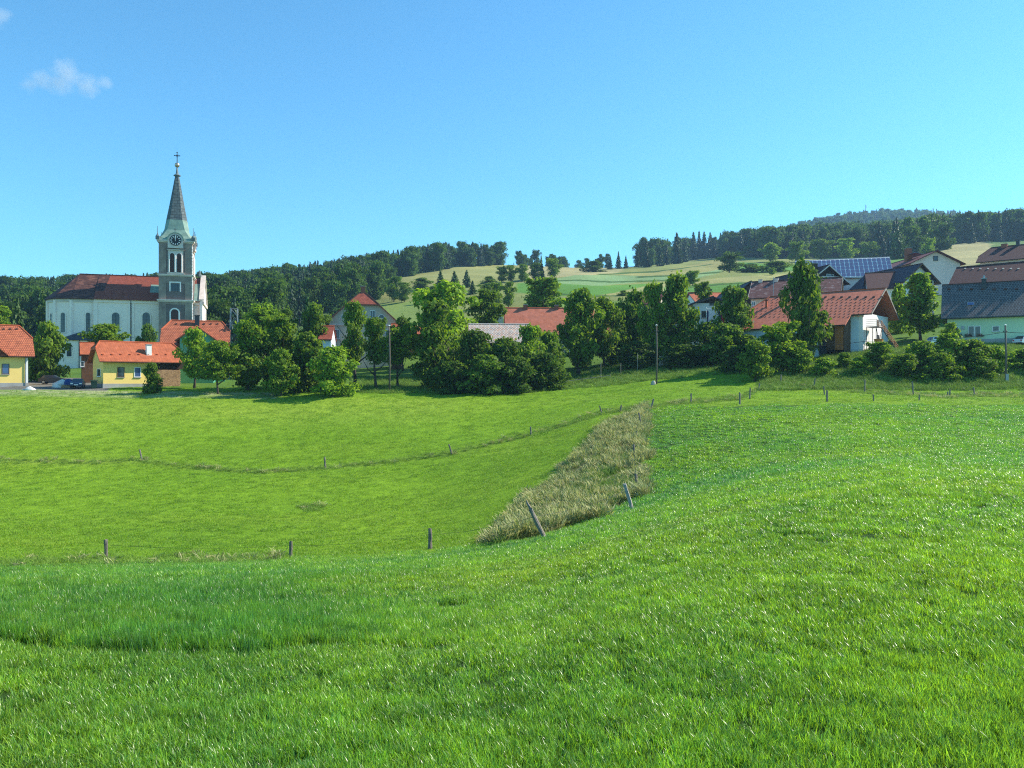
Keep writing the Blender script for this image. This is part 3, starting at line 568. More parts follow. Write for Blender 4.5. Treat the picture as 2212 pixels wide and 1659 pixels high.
CR = {'round': [crown_mesh('crown', 1 + i, 26, 330, .034, rnd, .85, (.12, .25)) for i in range(3)],
      'oval': [crown_mesh('crown', 11 + i, 30, 310, .033, oval, .85, (.12, .24)) for i in range(3)],
      'bush': [crown_mesh('crown', 21 + i, 38, 330, .034, low, .8, (.13, .26)) for i in range(3)],
      'pyramid': [crown_mesh('crown', 31 + i, 40, 210, .034, pyr, .9, (.10, .18)) for i in range(2)],
      'spruce': [conifer_mesh('crown', 41 + i, 26, 13, .075) for i in range(3)],
      'far_round': [crown_mesh('crown', 51 + i, 18, 260, .036, rnd, .85, (.14, .27)) for i in range(4)],
      'far_bush': [crown_mesh('crown', 61 + i, 18, 260, .036, low, .8, (.14, .27)) for i in range(2)],
      'far_spruce': [conifer_mesh('crown', 71 + i, 14, 8, .11) for i in range(3)]}
TR = [limbs_mesh('trunk', 3 + i) for i in range(4)]; TRC = [limbs_mesh('trunk', 13 + i, 0, .018, .005) for i in range(2)]
TCOUNT = [0]
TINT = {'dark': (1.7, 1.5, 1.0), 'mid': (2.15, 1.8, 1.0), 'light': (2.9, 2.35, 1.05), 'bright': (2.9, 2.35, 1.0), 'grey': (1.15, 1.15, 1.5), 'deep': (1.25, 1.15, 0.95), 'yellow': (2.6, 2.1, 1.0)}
def tree(kind, x0, x1, ytop, Y, label, tint='mid', ybot=None, name=None, cat='tree', group=None, base=None, depth=.92, sunk=0.0):
    """crown between columns x0..x1 and rows ytop..ybot of the survey grid at distance Y; roots on the ground there"""
    TCOUNT[0] += 1; k = TCOUNT[0]; rs = random.Random(k * 7); xc = (x0 + x1) / 2
    if base is not None: bx, Y, bz = ground_at(xc, base, 180, 1500)
    else: bx, Y, bz = gpt(xc, Y)
    zt = (HY - ytop) / F * Y; w = (x1 - x0) / F * Y; h = zt - bz
    con = 'spruce' in kind; zb = bz - .3 if ybot is None else max(bz + .1, (HY - ybot) / F * Y)
    nm = name or {'spruce': 'spruce_tree', 'far_spruce': 'spruce_tree', 'bush': 'shrub', 'far_bush': 'shrub'}.get(kind, 'broadleaf_tree')
    r = empty(nm, (bx, Y, bz - sunk), rs.random() * 6.28, label, cat if cat != 'tree' or 'bush' not in kind else 'shrub', group)
    pool = CR[kind]; c = bpy.data.objects.new('crown', pool[k % len(pool)]); COL.objects.link(c); c.parent = r
    if ybot is None and not con and 'bush' not in kind: zb = bz + .12 * h
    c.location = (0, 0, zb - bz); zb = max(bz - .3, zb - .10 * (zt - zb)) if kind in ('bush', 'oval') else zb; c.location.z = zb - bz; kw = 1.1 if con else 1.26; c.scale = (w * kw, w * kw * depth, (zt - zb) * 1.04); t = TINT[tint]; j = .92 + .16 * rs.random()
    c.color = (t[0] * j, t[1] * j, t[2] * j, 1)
    tm = (TRC if con else TR); tr = bpy.data.objects.new('trunk', tm[k % len(tm)]); COL.objects.link(tr); tr.parent = r
    tr.location = (0, 0, -.4); sxy = max(h * .8, w * .9) if not con else h
    tr.scale = (sxy, sxy, h * (.86 if not con else .95) + .4)
    return r
# --- trees among the houses
VT = [
 ('bush', 66, 138, 704, 142, 'tall leafy shrub beside the yellow house at the picture edge', 'mid', 818),
 ('spruce', 10, 66, 648, 165, 'dark conifer behind the red-roofed house at the picture edge', 'mid', None),
 ('round', -30, 22, 664, 168, 'yellow-green tree top at the picture edge above the tiled roof', 'bright', 720),
 ('bush', 194, 268, 704, 146, 'light green tree rising behind the yellow garage roof', 'light', 760),
 ('bush', 300, 338, 708, 172, 'small dark bush against the church wall below the arched window', 'dark', None),
 ('bush', 310, 346, 788, 119, 'small straggly shrub in front of the yellow garage wall', 'mid', None),
 ('oval', 390, 450, 716, 127, 'slim light green tree at the firewood end of the garage', 'light', 805),
 ('bush', 436, 506, 742, 119, 'leafy dark-trunked tree in front of the green house', 'mid', 812),
 ('round', 486, 580, 702, 124, 'large dark hedge tree next to the green house, one of a thick clump', 'mid', 834),
 ('round', 560, 648, 694, 127, 'tallest rounded tree in the thick clump by the meadow edge', 'mid', 836),
 ('bush', 616, 708, 728, 123, 'dark green bush in the thick clump by the meadow edge', 'mid', 838),
 ('bush', 575, 640, 760, 118, 'low dense bush at the front of the thick clump', 'mid', 838),
 ('bush', 682, 764, 755, 117, 'yellow-green bush spilling onto the meadow at the end of the clump', 'light', 842),
 ('round', 535, 606, 660, 152, 'rounded tree showing above the thick clump, below the wooded hill', 'mid', 730),
 ('round', 596, 640, 671, 156, 'smaller dark tree top above the thick clump', 'dark', 730),
 ('spruce', 640, 690, 645, 160, 'pointed conifer beside the cream house, above the clump', 'mid', None),
 ('round', 652, 704, 662, 158, 'full dark tree close beside the cream house', 'mid', 745),
 ('round', 738, 790, 660, 133, 'tall dark tree hiding the middle of the cream house', 'mid', 786),
 ('round', 784, 840, 692, 128, 'round-headed fruit tree with bare trunk before the cream house', 'mid', 784),
 ('round', 826, 892, 716, 132, 'low fruit tree right of the utility pole by the cream house', 'light', 784),
 ('oval', 878, 994, 664, 131, 'big dark leafy tree left of the mosaic-roofed barn', 'mid', 822),
 ('round', 908, 1030, 620, 152, 'sunlit yellow-green tree, the brightest crown of the village', 'bright', 760),
 ('round', 848, 892, 690, 158, 'small dark tree between the cream house and the bright green tree', 'dark', 760),
 ('round', 1014, 1090, 632, 162, 'dark round tree behind the mosaic-roofed barn', 'dark', 720),
 ('bush', 978, 1068, 722, 128, 'dark shrubby tree in front of the mosaic-roofed barn', 'dark', 836),
 ('bush', 1052, 1130, 738, 126, 'dark spreading shrub at the meadow edge below the mosaic roof', 'dark', 838),
 ('oval', 1108, 1180, 712, 129, 'dark tree at the right end of the mosaic-roofed barn', 'mid', 832),
 ('bush', 1150, 1222, 724, 134, 'shadowed shrub in front of the long orange roof', 'dark', 826),
 ('oval', 1204, 1300, 634, 141, 'tall loose tree with orange roof showing through its crown', 'mid', 772),
 ('round', 1268, 1338, 650, 146, 'round dark tree standing right of the long orange roof', 'mid', 770),
 ('round', 1128, 1216, 606, 200, 'broad tree behind the chimneys of the long orange roof', 'mid', 690),
 ('round', 1332, 1402, 638, 150, 'shadowed tree left of the tallest lime tree', 'dark', 775),
 ('oval', 1384, 1440, 622, 142, 'tall lime tree with sunlit shoulder behind the wooden pole', 'light', 780),
 ('oval', 1418, 1504, 605, 143, 'tallest dense tree beside the white house', 'mid', 776),
 ('bush', 1340, 1420, 742, 139, 'dark undergrowth left of the wooden pole', 'deep', None),
 ('round', 1484, 1566, 702, 137, 'spreading low tree in front of the white house', 'mid', 778),
 ('oval', 1542, 1628, 630, 139, 'dark narrow tree between the white house and the big orange roof', 'dark', 775),
 ('bush', 1528, 1618, 706, 133, 'shadowed shrub at the left corner of the big orange roof', 'dark', None),
 ('bush', 1600, 1662, 740, 114, 'young sunlit tree by the field track below the orange roof', 'light', 808),
 ('round', 1640, 1742, 702, 119, 'bright leafy tree with dark trunk in front of the orange roof', 'light', 794),
 ('oval', 1692, 1786, 578, 126, 'great dark tree standing across the big orange roof', 'mid', 768),
 ('bush', 1700, 1752, 754, 117, 'pale green shrub beside the bright leafy tree', 'light', 802),
 ('pyramid', 1938, 2038, 598, 141, 'cone-shaped lime tree with a short trunk before the white gable', 'mid', 716),
 ('bush', 1922, 1964, 622, 152, 'sunlit bush behind the cone-shaped lime tree', 'light', None),
 ('bush', 1806, 1842, 764, 118, 'small dark shrub in front of the wooden barn stall', 'mid', None),
 ('round', 1866, 1926, 742, 114, 'open fruit tree on the bank below the barn stairs', 'mid', 792),
 ('bush', 1955, 2030, 742, 112.5, 'dark bush on the bank, leftmost below the mint green house', 'mid', None),
 ('bush', 2012, 2086, 726, 113, 'tall bush on the bank in front of the mint green windows', 'light', None),
 ('bush', 2068, 2136, 738, 112.5, 'bush on the bank right under the mint green wall', 'mid', None),
 ('bush', 2112, 2178, 750, 112.5, 'yellowish bush on the bank next to the roadside pole', 'light', None),
 ('bush', 2176, 2250, 756, 113.5, 'rough bush on the bank right of the roadside pole', 'mid', None),
 ('bush', 1925, 1990, 768, 110.5, 'rounded bush low on the bank, first right of the open fruit tree', 'mid', None),
 ('bush', 1992, 2062, 766, 110.2, 'rounded bush low on the bank in front of the leftmost dark one', 'light', None),
 ('bush', 2082, 2146, 772, 110.2, 'rounded bush low on the bank left of the roadside pole', 'mid', None),
 ('bush', 2040, 2070, 700, 128, 'shrub at the left corner of the mint green house', 'light', None),
 ('bush', 1836, 1880, 772, 113, 'low green bush on the bank below the wooden stall', 'light', None),
 ('bush', 1752, 1806, 776, 114, 'low bush on the bank below the small dark barn door', 'light', None),
 ('round', 1566, 1602, 622, 172, 'little tree behind the flat white gable roof', 'mid', 660),
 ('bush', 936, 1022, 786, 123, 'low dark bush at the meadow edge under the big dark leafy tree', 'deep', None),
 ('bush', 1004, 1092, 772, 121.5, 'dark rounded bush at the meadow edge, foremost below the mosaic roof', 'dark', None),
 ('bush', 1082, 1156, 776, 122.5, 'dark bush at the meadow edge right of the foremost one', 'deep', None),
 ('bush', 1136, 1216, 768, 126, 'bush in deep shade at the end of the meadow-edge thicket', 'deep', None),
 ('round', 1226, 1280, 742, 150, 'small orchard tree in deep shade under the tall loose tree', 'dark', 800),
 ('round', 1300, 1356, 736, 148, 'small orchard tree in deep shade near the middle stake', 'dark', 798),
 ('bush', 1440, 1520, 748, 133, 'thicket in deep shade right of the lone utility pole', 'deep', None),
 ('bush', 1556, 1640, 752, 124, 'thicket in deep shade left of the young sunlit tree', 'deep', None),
 ('round', 1500, 1542, 612, 195, 'small leafy tree beside the distant orange roof', 'mid', 660),
]
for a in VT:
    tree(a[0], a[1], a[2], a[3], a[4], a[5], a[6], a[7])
# --- hedges, single trees and bushes on the hillside fields (base row given, so the distance follows from the slope)
HT = [
 ('far_round', 833, 868, 600, 652, 'dark tree at the lower left corner of the hill field, left of a pair', 'dark'),
 ('far_round', 855, 890, 612, 653, 'dark tree at the lower left corner of the hill field, right of a pair', 'dark'),
 ('far_bush', 888, 934, 602, 626, 'wide dark bush alone on the hill field left of the spruces', 'dark'),
 ('far_spruce', 937, 966, 583, 625, 'leftmost of three spruces in a row on the hill field', 'mid'),
 ('far_spruce', 967, 996, 585, 625, 'middle one of three spruces in a row on the hill field', 'mid'),
 ('far_spruce', 996, 1020, 583, 621, 'rightmost of three spruces in a row on the hill field', 'mid'),
 ('far_spruce', 1009, 1032, 606, 636, 'small spruce standing lower than the row of three', 'mid'),
 ('far_round', 1036, 1074, 612, 640, 'round tree at the left end of the hill hedge', 'mid'),
 ('far_round', 1052, 1090, 614, 664, 'tree low on the hill field, left of a pair above the bright tree', 'mid'),
 ('far_round', 1080, 1116, 612, 664, 'tree low on the hill field, right of a pair above the orange roof', 'mid'),
 ('far_bush', 1040, 1072, 598, 616, 'low bush where the hill hedge begins', 'dark'),
 ('far_round', 1070, 1098, 577, 611, 'dark round tree in the hill hedge above the pair', 'dark'),
 ('far_round', 1092, 1118, 574, 610, 'dark tree second in the hill hedge', 'dark'),
 ('far_round', 1114, 1144, 573, 608, 'pale tree in the middle of the hill hedge', 'mid'),
 ('far_round', 1140, 1172, 570, 604, 'dark tree near the right end of the hill hedge', 'dark'),
 ('far_spruce', 1160, 1178, 552, 602, 'thin spruce sticking out of the hill hedge', 'mid'),
 ('far_round', 1178, 1216, 560, 601, 'dense tree closing the right end of the hill hedge', 'dark'),
 ('far_bush', 1258, 1306, 565, 588, 'wide dark bush on the skyline beside the straw field', 'deep'),
 ('far_round', 1478, 1513, 586, 617, 'single round tree in the middle of the hay field', 'mid'),
 ('far_round', 1548, 1602, 548, 589, 'dark clump of tree above the hay field', 'deep'),
 ('far_bush', 1590, 1650, 572, 588, 'left half of the dark field hedge below the wood', 'dark'),
 ('far_bush', 1640, 1712, 566, 587, 'right half of the dark field hedge below the wood', 'dark'),
 ('far_bush', 1334, 1358, 628, 639, 'little bush on the grass slope above the brown roof', 'dark'),
 ('far_round', 1660, 1675, 579, 595, 'tiny lone tree in the hay field above the mottled roof', 'mid'),
 ('far_round', 920, 944, 620, 652, 'small tree under the wide dark bush on the hill field', 'mid'),
 ('far_bush', 1600, 1640, 533, 556, 'bushy tree below the dark ridge wood', 'mid'),
 ('far_round', 1640, 1690, 528, 566, 'light green tree at the foot of the right-hand wood', 'light'),
 ('far_round', 1700, 1740, 524, 566, 'second tree at the foot of the right-hand wood', 'mid'),
 ('far_round', 1752, 1796, 520, 564, 'dark tree at the foot of the wood above the solar roof', 'mid'),
 ('far_round', 1806, 1850, 518, 562, 'pale tree at the foot of the wood above the solar roof', 'light'),
 ('far_round', 1856, 1900, 524, 560, 'rounded tree below the hut in the wood', 'light'),
 ('far_spruce', 1920, 1960, 495, 560, 'wide fir at the wood edge above the pinkish house', 'mid'),
 ('far_round', 1994, 2022, 518, 552, 'small bright tree by the pinkish gable', 'light'),
]
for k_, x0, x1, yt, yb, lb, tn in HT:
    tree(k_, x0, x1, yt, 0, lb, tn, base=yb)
ORD = 'first second third fourth fifth sixth seventh eighth ninth tenth eleventh twelfth thirteenth'.split()
RS = [(1318, 552, 582), (1336, 543, 580), (1352, 552, 579), (1396, 518, 577), (1426, 532, 575), (1462, 502, 570), (1498, 501, 562), (1510, 499, 560), (1521, 500, 558), (1534, 502, 556),
      (1378, 545, 577), (1440, 528, 572), (1480, 528, 566)]; RS.sort()
for i, (xx, yt, yb) in enumerate(RS):
    w = (yb - yt) * .44; tree('far_spruce', xx - w / 2, xx + w / 2, yt, 0, '%s tall spruce from the left in the dark ridge grove above the hay field' % ORD[i], 'deep', base=yb, group='spruces of the ridge grove')
for i, (xx, yt) in enumerate([(2036, 461), (2053, 458), (2082, 461), (2098, 461), (2114, 454), (2149, 468), (2185, 464), (2208, 460)]):
    w = 26 if i in (1, 4) else 20; tree('far_spruce', xx - w / 2, xx + w / 2, yt, 690, '%s tall spruce from the left standing up from the wooded ridge at the right' % ORD[i], 'deep', group='spruces on the right-hand ridge')
# --- far woods that read as one mass
FT = [(m_, TINT[t_]) for k_ in ('far_round', 'far_spruce') for m_ in CR[k_] for t_ in ('mid', 'light')]
cwood = proto_coll('wood_tree', FT); NR = 8; NA = len(FT)
def wood(name, label, test, y0, y1, step, hgt, conif, xr):
    xs = []; rs = np.random.RandomState(len(name) + int(y0)); ny = int((y1 - y0) / step); P = []
    Y = np.repeat(np.linspace(y0, y1, ny), int((xr[1] - xr[0]) / F * y1 / step)); X = rs.rand(len(Y)); Y = Y + rs.randn(len(Y)) * step * .4
    X = ((xr[0] - CX) + X * (xr[1] - xr[0])) / F * Y; keep = rs.rand(len(Y)) < Y / y1; X, Y = X[keep], Y[keep]
    Z = height(X, Y); d, e = dproj(X, Y, Z); k = test(d, e, Y); X, Y, Z = X[k], Y[k], Z[k]; n = len(X)
    cf = rs.rand(n) < np.clip(conif + 1.2 * _vn(X / 60, Y / 60, 13), 0, 1); idx = np.where(cf, rs.randint(NR, NA, n), rs.randint(0, NR, n))
    h = hgt * (.7 + .55 * rs.rand(n)) * np.where(cf, 1.02, .95); w = h * np.where(cf, .36, .74) * (.85 + .3 * rs.rand(n))
    return scatter(name, np.stack([X, Y, Z - .5], 1), np.stack([np.zeros(n), np.zeros(n), rs.rand(n) * 6.28], 1), np.stack([w, w, h], 1), idx, cwood, label)
FB = [(-1600, 775), (440, 775), (560, 745), (700, 700), (800, 655), (832, 645), (836, 611), (900, 594), (992, 578), (1117, 571), (1140, 568), (1211, 560)]
wood('forest', 'mixed dark wood covering the hill behind the church', lambda d, e, y: (e < np.interp(d, *zip(*FB))) & (d < 1135) & (d > -150), 232, 800, 9.0, 17, .32, (-150, 1150))
FR = [(1560, 545), (1600, 548), (1640, 560), (1700, 560), (1890, 556), (1960, 556), (2041, 545), (2046, 529), (2132, 524), (2212, 519), (2500, 512)]
wood('forest', 'dense mixed wood on the right-hand hill above the houses', lambda d, e, y: (e < np.interp(d, *zip(*FR))) & (d > 1570), 470, 900, 10.0, 21, .32, (1570, 2420))
FM = [(1310, 577), (1404, 574), (1530, 558), (1600, 556), (1670, 556)]
wood('forest', 'dark grove along the ridge above the hay field', lambda d, e, y: (e < np.interp(d, *zip(*FM)) ) & (e > np.interp(d, *zip(*FM)) - 34) & (d > 1316) & (d < 1665), 560, 960, 9.0, 21, .6, (1310, 1670))
wood('forest', 'bluish wooded far hill with the radio mast', lambda d, e, y: d > 1400, 1250, 1900, 15.0, 22, .5, (1400, 2420))
wood('forest', 'thin line of trees on the skyline between the two woods', lambda d, e, y: (d > 1105) & (d < 1325) & (rng.rand(len(d)) < np.clip((1330 - d) / 200, .45, .9)), 715, 790, 10.0, 13, .45, (1105, 1325))
# ---------------------------------------------------------------- houses
class House:
    """gable house; local x along the ridge, front face at -y, z up from the ground at its centre"""
    def __init__(s, name, label, cat='house'):
        s.name, s.label, s.cat = name, label, cat
    def along(s, rl, rr, Y0, th, W, eave, hl=0.0, hr=0.0, oh=.6, og=.5):
        """ridge seen lengthwise: its left end rl, column of its right end rr, eave row of the near side"""
        c, sn = math.cos(R(th)), math.sin(R(th)); x, y, zr = wpt(*rl, Y0); k = (rr - CX) / F; t = (k * y - x) / (c - k * sn)
        s.oh, s.og, s.hl, s.hr, s.th, s.Wy = oh, og, hl, hr, R(th), W / 2 + oh
        mx, my = x + c * t / 2, y + sn * t / 2; ze = (HY - eave) / F * (my - c * s.Wy); s.rise = zr - ze
        dl, dr = hl * s.rise * .8, hr * s.rise * .8; s.dl, s.dr = dl, dr; s.Lx = (t + dl + dr) / 2; sh = (dr - dl) / 2
        s.C = (mx + c * sh, my + sn * sh); return s._fin(zr)
    def gable(s, apex, el, er, eave, Y0, th, L, oh=.5, og=.6, hip=0.0):
        """gable towards the viewer, turned by th; eave columns el, er; eave row"""
        a = R(90 + th); x, y, zr = wpt(*apex, Y0); s.th = a; s.oh, s.og = oh, og; w = (er - el) / F * Y0 / math.cos(R(th)); s.Wy = w / 2
        s.rise = zr - (HY - eave) / F * Y0; s.Lx = L / 2 + og; s.hl, s.hr = hip, 0.0; s.dl, s.dr = hip * s.rise * .8, 0.0
        u = (math.cos(a), math.sin(a)); s.C = (x + u[0] * (s.Lx - s.dl), y + u[1] * (s.Lx - s.dl)); return s._fin(zr)
    def _fin(s, zr):
        s.bz = hz(*s.C); s.zr = zr - s.bz; s.root = empty(s.name, (*s.C, s.bz), s.th, s.label, s.cat)
        s.Lw, s.Ww, s.tk = s.Lx - s.og, s.Wy - s.oh, .22; return s
    def roofz(s, y): return s.zr - s.rise * abs(y) / s.Wy
    def roof(s, m, ridge='ridge_orange', thick=.22, fascia='wood_dark'):
        L, W, zr, rs = s.Lx, s.Wy, s.zr, s.rise; ze = zr - rs; P = []
        xl, xr = -L + s.dl, L - s.dr; zl, zr_ = zr - s.hl * rs, zr - s.hr * rs
        def side(g):
            a = [(-L, g * W, ze), (L, g * W, ze)]
            if s.hr: a += [(L, g * W * s.hr, zr_)] if s.hr < 1 else []
            a += [(xr, 0, zr), (xl, 0, zr)]
            if s.hl: a += [(-L, g * W * s.hl, zl)] if s.hl < 1 else []
            return a if g < 0 else a[::-1]
        P += [side(-1), side(1)]
        if s.hr: P.append([(L, -W * s.hr, zr_), (L, W * s.hr, zr_), (xr, 0, zr)])
        if s.hl: P.append([(-L, W * s.hl, zl), (-L, -W * s.hl, zl), (xl, 0, zr)])
        o = MB().slab(P, thick).build('roof', m, s.root); mb = MB(); rr = .11
        mb.tube((xl, 0, zr + .03), (xr, 0, zr + .03), rr, n=6)
        if s.hr:
            for g in (-1, 1): mb.tube((xr, 0, zr + .03), (L, g * W * s.hr, zr_ + .03), rr, n=6)
        if s.hl:
            for g in (-1, 1): mb.tube((xl, 0, zr + .03), (-L, g * W * s.hl, zl + .03), rr, n=6)
        mb.build('ridge_cap', ridge, o)
        for g in (-1, 1): MB().tube((-L, g * (W + .06), ze - .16), (L, g * (W + .06), ze - .16), .07, n=6).build('gutter', fascia, o)
        s.roofo = o; return s
    def walls(s, m, depth=2.5, plinth=None):
        L, W = s.Lw, s.Ww; zt = s.roofz(W) - .2; mb = MB(); sec = lambda h: ([(-W, -depth), (W, -depth), (W, zt), (W * h, s.roofz(W * h) - .2), (-W * h, s.roofz(W * h) - .2), (-W, zt)] if h > 0 else [(-W, -depth), (W, -depth), (W, zt), (0, s.zr - .2), (-W, zt)])
        h = max(s.hl, s.hr); sc = sec(min(h, .999)) if h else sec(0); n = len(sc)
        mb.add([(-L, y, z) for y, z in sc] + [(L, y, z) for y, z in sc], [tuple(range(n))[::-1], tuple(range(n, 2 * n))] + [(i, (i + 1) % n, n + (i + 1) % n, n + i) for i in range(n)])
        s.wallo = mb.build('wall', m, s.root)
        if plinth: MB().box((-L - .06, -W - .06, -depth), (L + .06, W + .06, .45)).build('plinth', plinth, s.wallo)
        return s
    # --- rays onto a face
    def _loc(s, v):
        c, sn = math.cos(-s.th), math.sin(-s.th); return Vector((c * v[0] - sn * v[1], sn * v[0] + c * v[1], v[2]))
    def hit(s, face, dx, dy, off=0.0):
        o = s._loc((-s.C[0], -s.C[1], -s.bz)); d = s._loc(((dx - CX) / F, 1, (HY - dy) / F))
        if face == 'roof':                                   # near slope
            k = s.rise / s.Wy; t = (s.zr + k * o.y - o.z) / (d.z - k * d.y); return o + d * t
        ax, v = {'F': (1, -s.Ww), 'B': (1, s.Ww), 'L': (0, -s.Lw), 'R': (0, s.Lw)}[face]; v = v + (off if v > 0 else -off)
        return o + d * ((v - o[ax]) / d[ax])
    def fmap(s, face):
        return {'F': lambda a, z, e: (a, -s.Ww - e, z), 'B': lambda a, z, e: (a, s.Ww + e, z), 'L': lambda a, z, e: (-s.Lw - e, a, z), 'R': lambda a, z, e: (s.Lw + e, a, z)}[face]
    def fbox(s, mb, face, a0, a1, z0, z1, e0, e1):
        f = s.fmap(face); p, q = f(a0, z0, e0), f(a1, z1, e1); return mb.box(tuple(map(min, p, q)), tuple(map(max, p, q)))
    def window(s, face, dx, dy, dw, dh, frame='white_paint', pane='glass', mull=1, name='window', sill=True, arch=False, fw=.09, label=None):
        p, q = s.hit(face, dx - dw / 2, dy + dh / 2), s.hit(face, dx + dw / 2, dy - dh / 2); ax = 0 if face in 'FB' else 1
        a0, a1 = sorted((p[ax], q[ax])); z0, z1 = p.z, q.z; mb = MB(); f = s.fmap(face)
        if not arch:
            for b in ((a0 - fw, a0, z0 - fw, z1 + fw), (a1, a1 + fw, z0 - fw, z1 + fw), (a0, a1, z1, z1 + fw), (a0, a1, z0 - fw, z0)): s.fbox(mb, face, *b, .004, .07)
            for k in range(mull): c = a0 + (a1 - a0) * (k + 1) / (mull + 1); s.fbox(mb, face, c - .03, c + .03, z0, z1, .006, .05)
            o = mb.build(name, frame, s.root); s.fbox(MB(), face, a0, a1, z0, z1, .003, .03).build('pane', pane, o)
        else:
            r = (a1 - a0) / 2; c = (a0 + a1) / 2; zc = z1 - r; arc = lambda rr: [(c + rr * math.cos(w), zc + rr * math.sin(w)) for w in [math.pi * i / 10 for i in range(11)]]
            outer = [(c + r + fw, z0 - fw)] + arc(r + fw) + [(c - r - fw, z0 - fw)]; inner = [(c + r, z0)] + arc(r) + [(c - r, z0)]; n = len(outer)
            vs = [f(a, z, .07) for a, z in outer] + [f(a, z, .07) for a, z in inner] + [f(a, z, .004) for a, z in outer] + [f(a, z, .004) for a, z in inner]
            fs = []
            for i in range(n): j = (i + 1) % n; fs += [(i, j, n + j, n + i), (i, 2 * n + i, 2 * n + j, j), (n + i, n + j, 3 * n + j, 3 * n + i)]
            mb.add(vs, fs); o = mb.build(name, frame, s.root); pb = MB(); pb.add([f(a, z, .02) for a, z in inner], [tuple(range(n))]); pb.build('pane', pane, o)
        if label: o['label'] = label
        if sill and not arch: s.fbox(MB(), face, a0 - .16, a1 + .16, z0 - fw - .09, z0 - fw - .01, .004, .15).build('sill', 'concrete', o)
        return o
    def door(s, face, dx, dy, dw, dh, m='wood_brown', name='door'):
        p, q = s.hit(face, dx - dw / 2, dy + dh / 2), s.hit(face, dx + dw / 2, dy - dh / 2); ax = 0 if face in 'FB' else 1; a0, a1 = sorted((p[ax], q[ax]))
        o = s.fbox(MB(), face, a0, a1, p.z, q.z, .004, .06).build(name, m, s.root); mb = MB()
        for b in ((a0 - .1, a0, p.z, q.z + .1), (a1, a1 + .1, p.z, q.z + .1), (a0, a1, q.z, q.z + .1)): s.fbox(mb, face, *b, .004, .09)
        mb.build('door_frame', 'white_paint' if m != 'white_paint' else 'wood_grey', o)
        s.fbox(MB(), face, a1 - .18, a1 - .1, (p.z + q.z) / 2 - .06, (p.z + q.z) / 2 + .06, .065, .12).build('handle', 'metal_dark', o); return o
    def planks(s, face, d0, d1, y0, y1, n, m='wood_brown', gap=.14, e=(.02, .07), name='plank'):
        p, q = s.hit(face, d0, y1), s.hit(face, d1, y0); ax = 0 if face in 'FB' else 1; a0, a1 = sorted((p[ax], q[ax])); w = (a1 - a0) / n
        for i in range(n): 
            j = ((i * 37) % 7) * .004
            s.fbox(MB(), face, a0 + w * (i + gap / 2), a0 + w * (i + 1 - gap / 2), p.z, q.z, e[0], e[1] + j).build(name, m, s.wallo)
    def chimney(s, dx, ytop, dw, m='brick_red', cap='concrete', ybase=None, pot=False, y=0.0):
        """stack on the roof, at local y"""
        o = s._loc((-s.C[0], -s.C[1], -s.bz)); d = s._loc(((dx - CX) / F, 1, (HY - ytop) / F)); t = (y - o.y) / d.y; h = o + d * t
        w = dw / F * (s.C[1]) / 2; z0 = s.roofz(abs(y) + w) - .3; z1 = h.z; x = h.x
        st = MB().box((x - w, y - w, z0), (x + w, y + w, z1 - .12)).build('chimney', m, s.roofo)
        mb = MB().box((x - w - .08, y - w - .08, z1 - .118), (x + w + .08, y + w + .08, z1)); 
        if pot: mb.tube((x, y, z1), (x, y, z1 + .45), w * .5, w * .42, 10)
        mb.build('chimney_cap', cap, st); return st
    def rbox(s, mb, dx, dy, w, h, t0, t1):
        """flat box lying on the near slope"""
        c = s.hit('roof', dx, dy); k = math.atan2(s.rise, s.Wy); u, v, n = Vector((1, 0, 0)), Vector((0, math.cos(k), math.sin(k))), Vector((0, -math.sin(k), math.cos(k)))
        P = [c + u * a + v * b + n * t0 for a, b in ((-w / 2, -h / 2), (w / 2, -h / 2), (w / 2, h / 2), (-w / 2, h / 2))]
        return mb.extr(P, n * (t1 - t0))
    def barge(s, face='L', m='white_paint'):
        x = -s.Lx - .03 if face == 'L' else s.Lx + .03; x1 = x + (.06 if face == 'L' else -.06); mb = MB()
        for g in (-1, 1):
            a, b = (0, s.zr + .04), (g * s.Wy, s.zr - s.rise + .04); mb.add([(xx, y, z - dz) for xx in (x, x1) for (y, z) in (a, b) for dz in (0, .3)], [(0, 1, 3, 2), (4, 6, 7, 5), (0, 2, 6, 4), (1, 5, 7, 3), (2, 3, 7, 6), (0, 4, 5, 1)])
        mb.build('bargeboard', m, s.roofo)
    def vents(s, dx0, dx1, dy, n, w=.32, m='ridge_dark', name='vent_tile'):
        for i in range(n): s.rbox(MB(), dx0 + (dx1 - dx0) * i / max(1, n - 1), dy, w, .26, .01, .15).build(name, m, s.roofo)

# --- A: yellow house cut by the picture edge
h = House('yellow_house', 'yellow house with orange half-hipped roof, cut off by the left picture edge')
h.along((-60, 700), 41, 127, 37, 9, 768, 0, .42, .7, .9).roof('tile_orange_row').walls('plaster_yellow', plinth='concrete')
h.window('F', 12, 797, 13.5, 20, 'wood_brown', 'glass_blue', 0)
h.vents(-6, 36, 711, 4, .3)
w = h.hit('F', 55, 800); f = h.fmap('F')
MB().tube(f(w.x, -.3, .12), f(w.x, h.roofz(h.Ww) - .35, .12), .07, n=8).build('downpipe', 'metal_grey', h.root)
h.fbox(MB(), 'F', h.Lw - .35, h.Lw + .004, .3, h.roofz(h.Ww) - .5, .003, .035).build('corner_trim', 'white_paint', h.wallo)
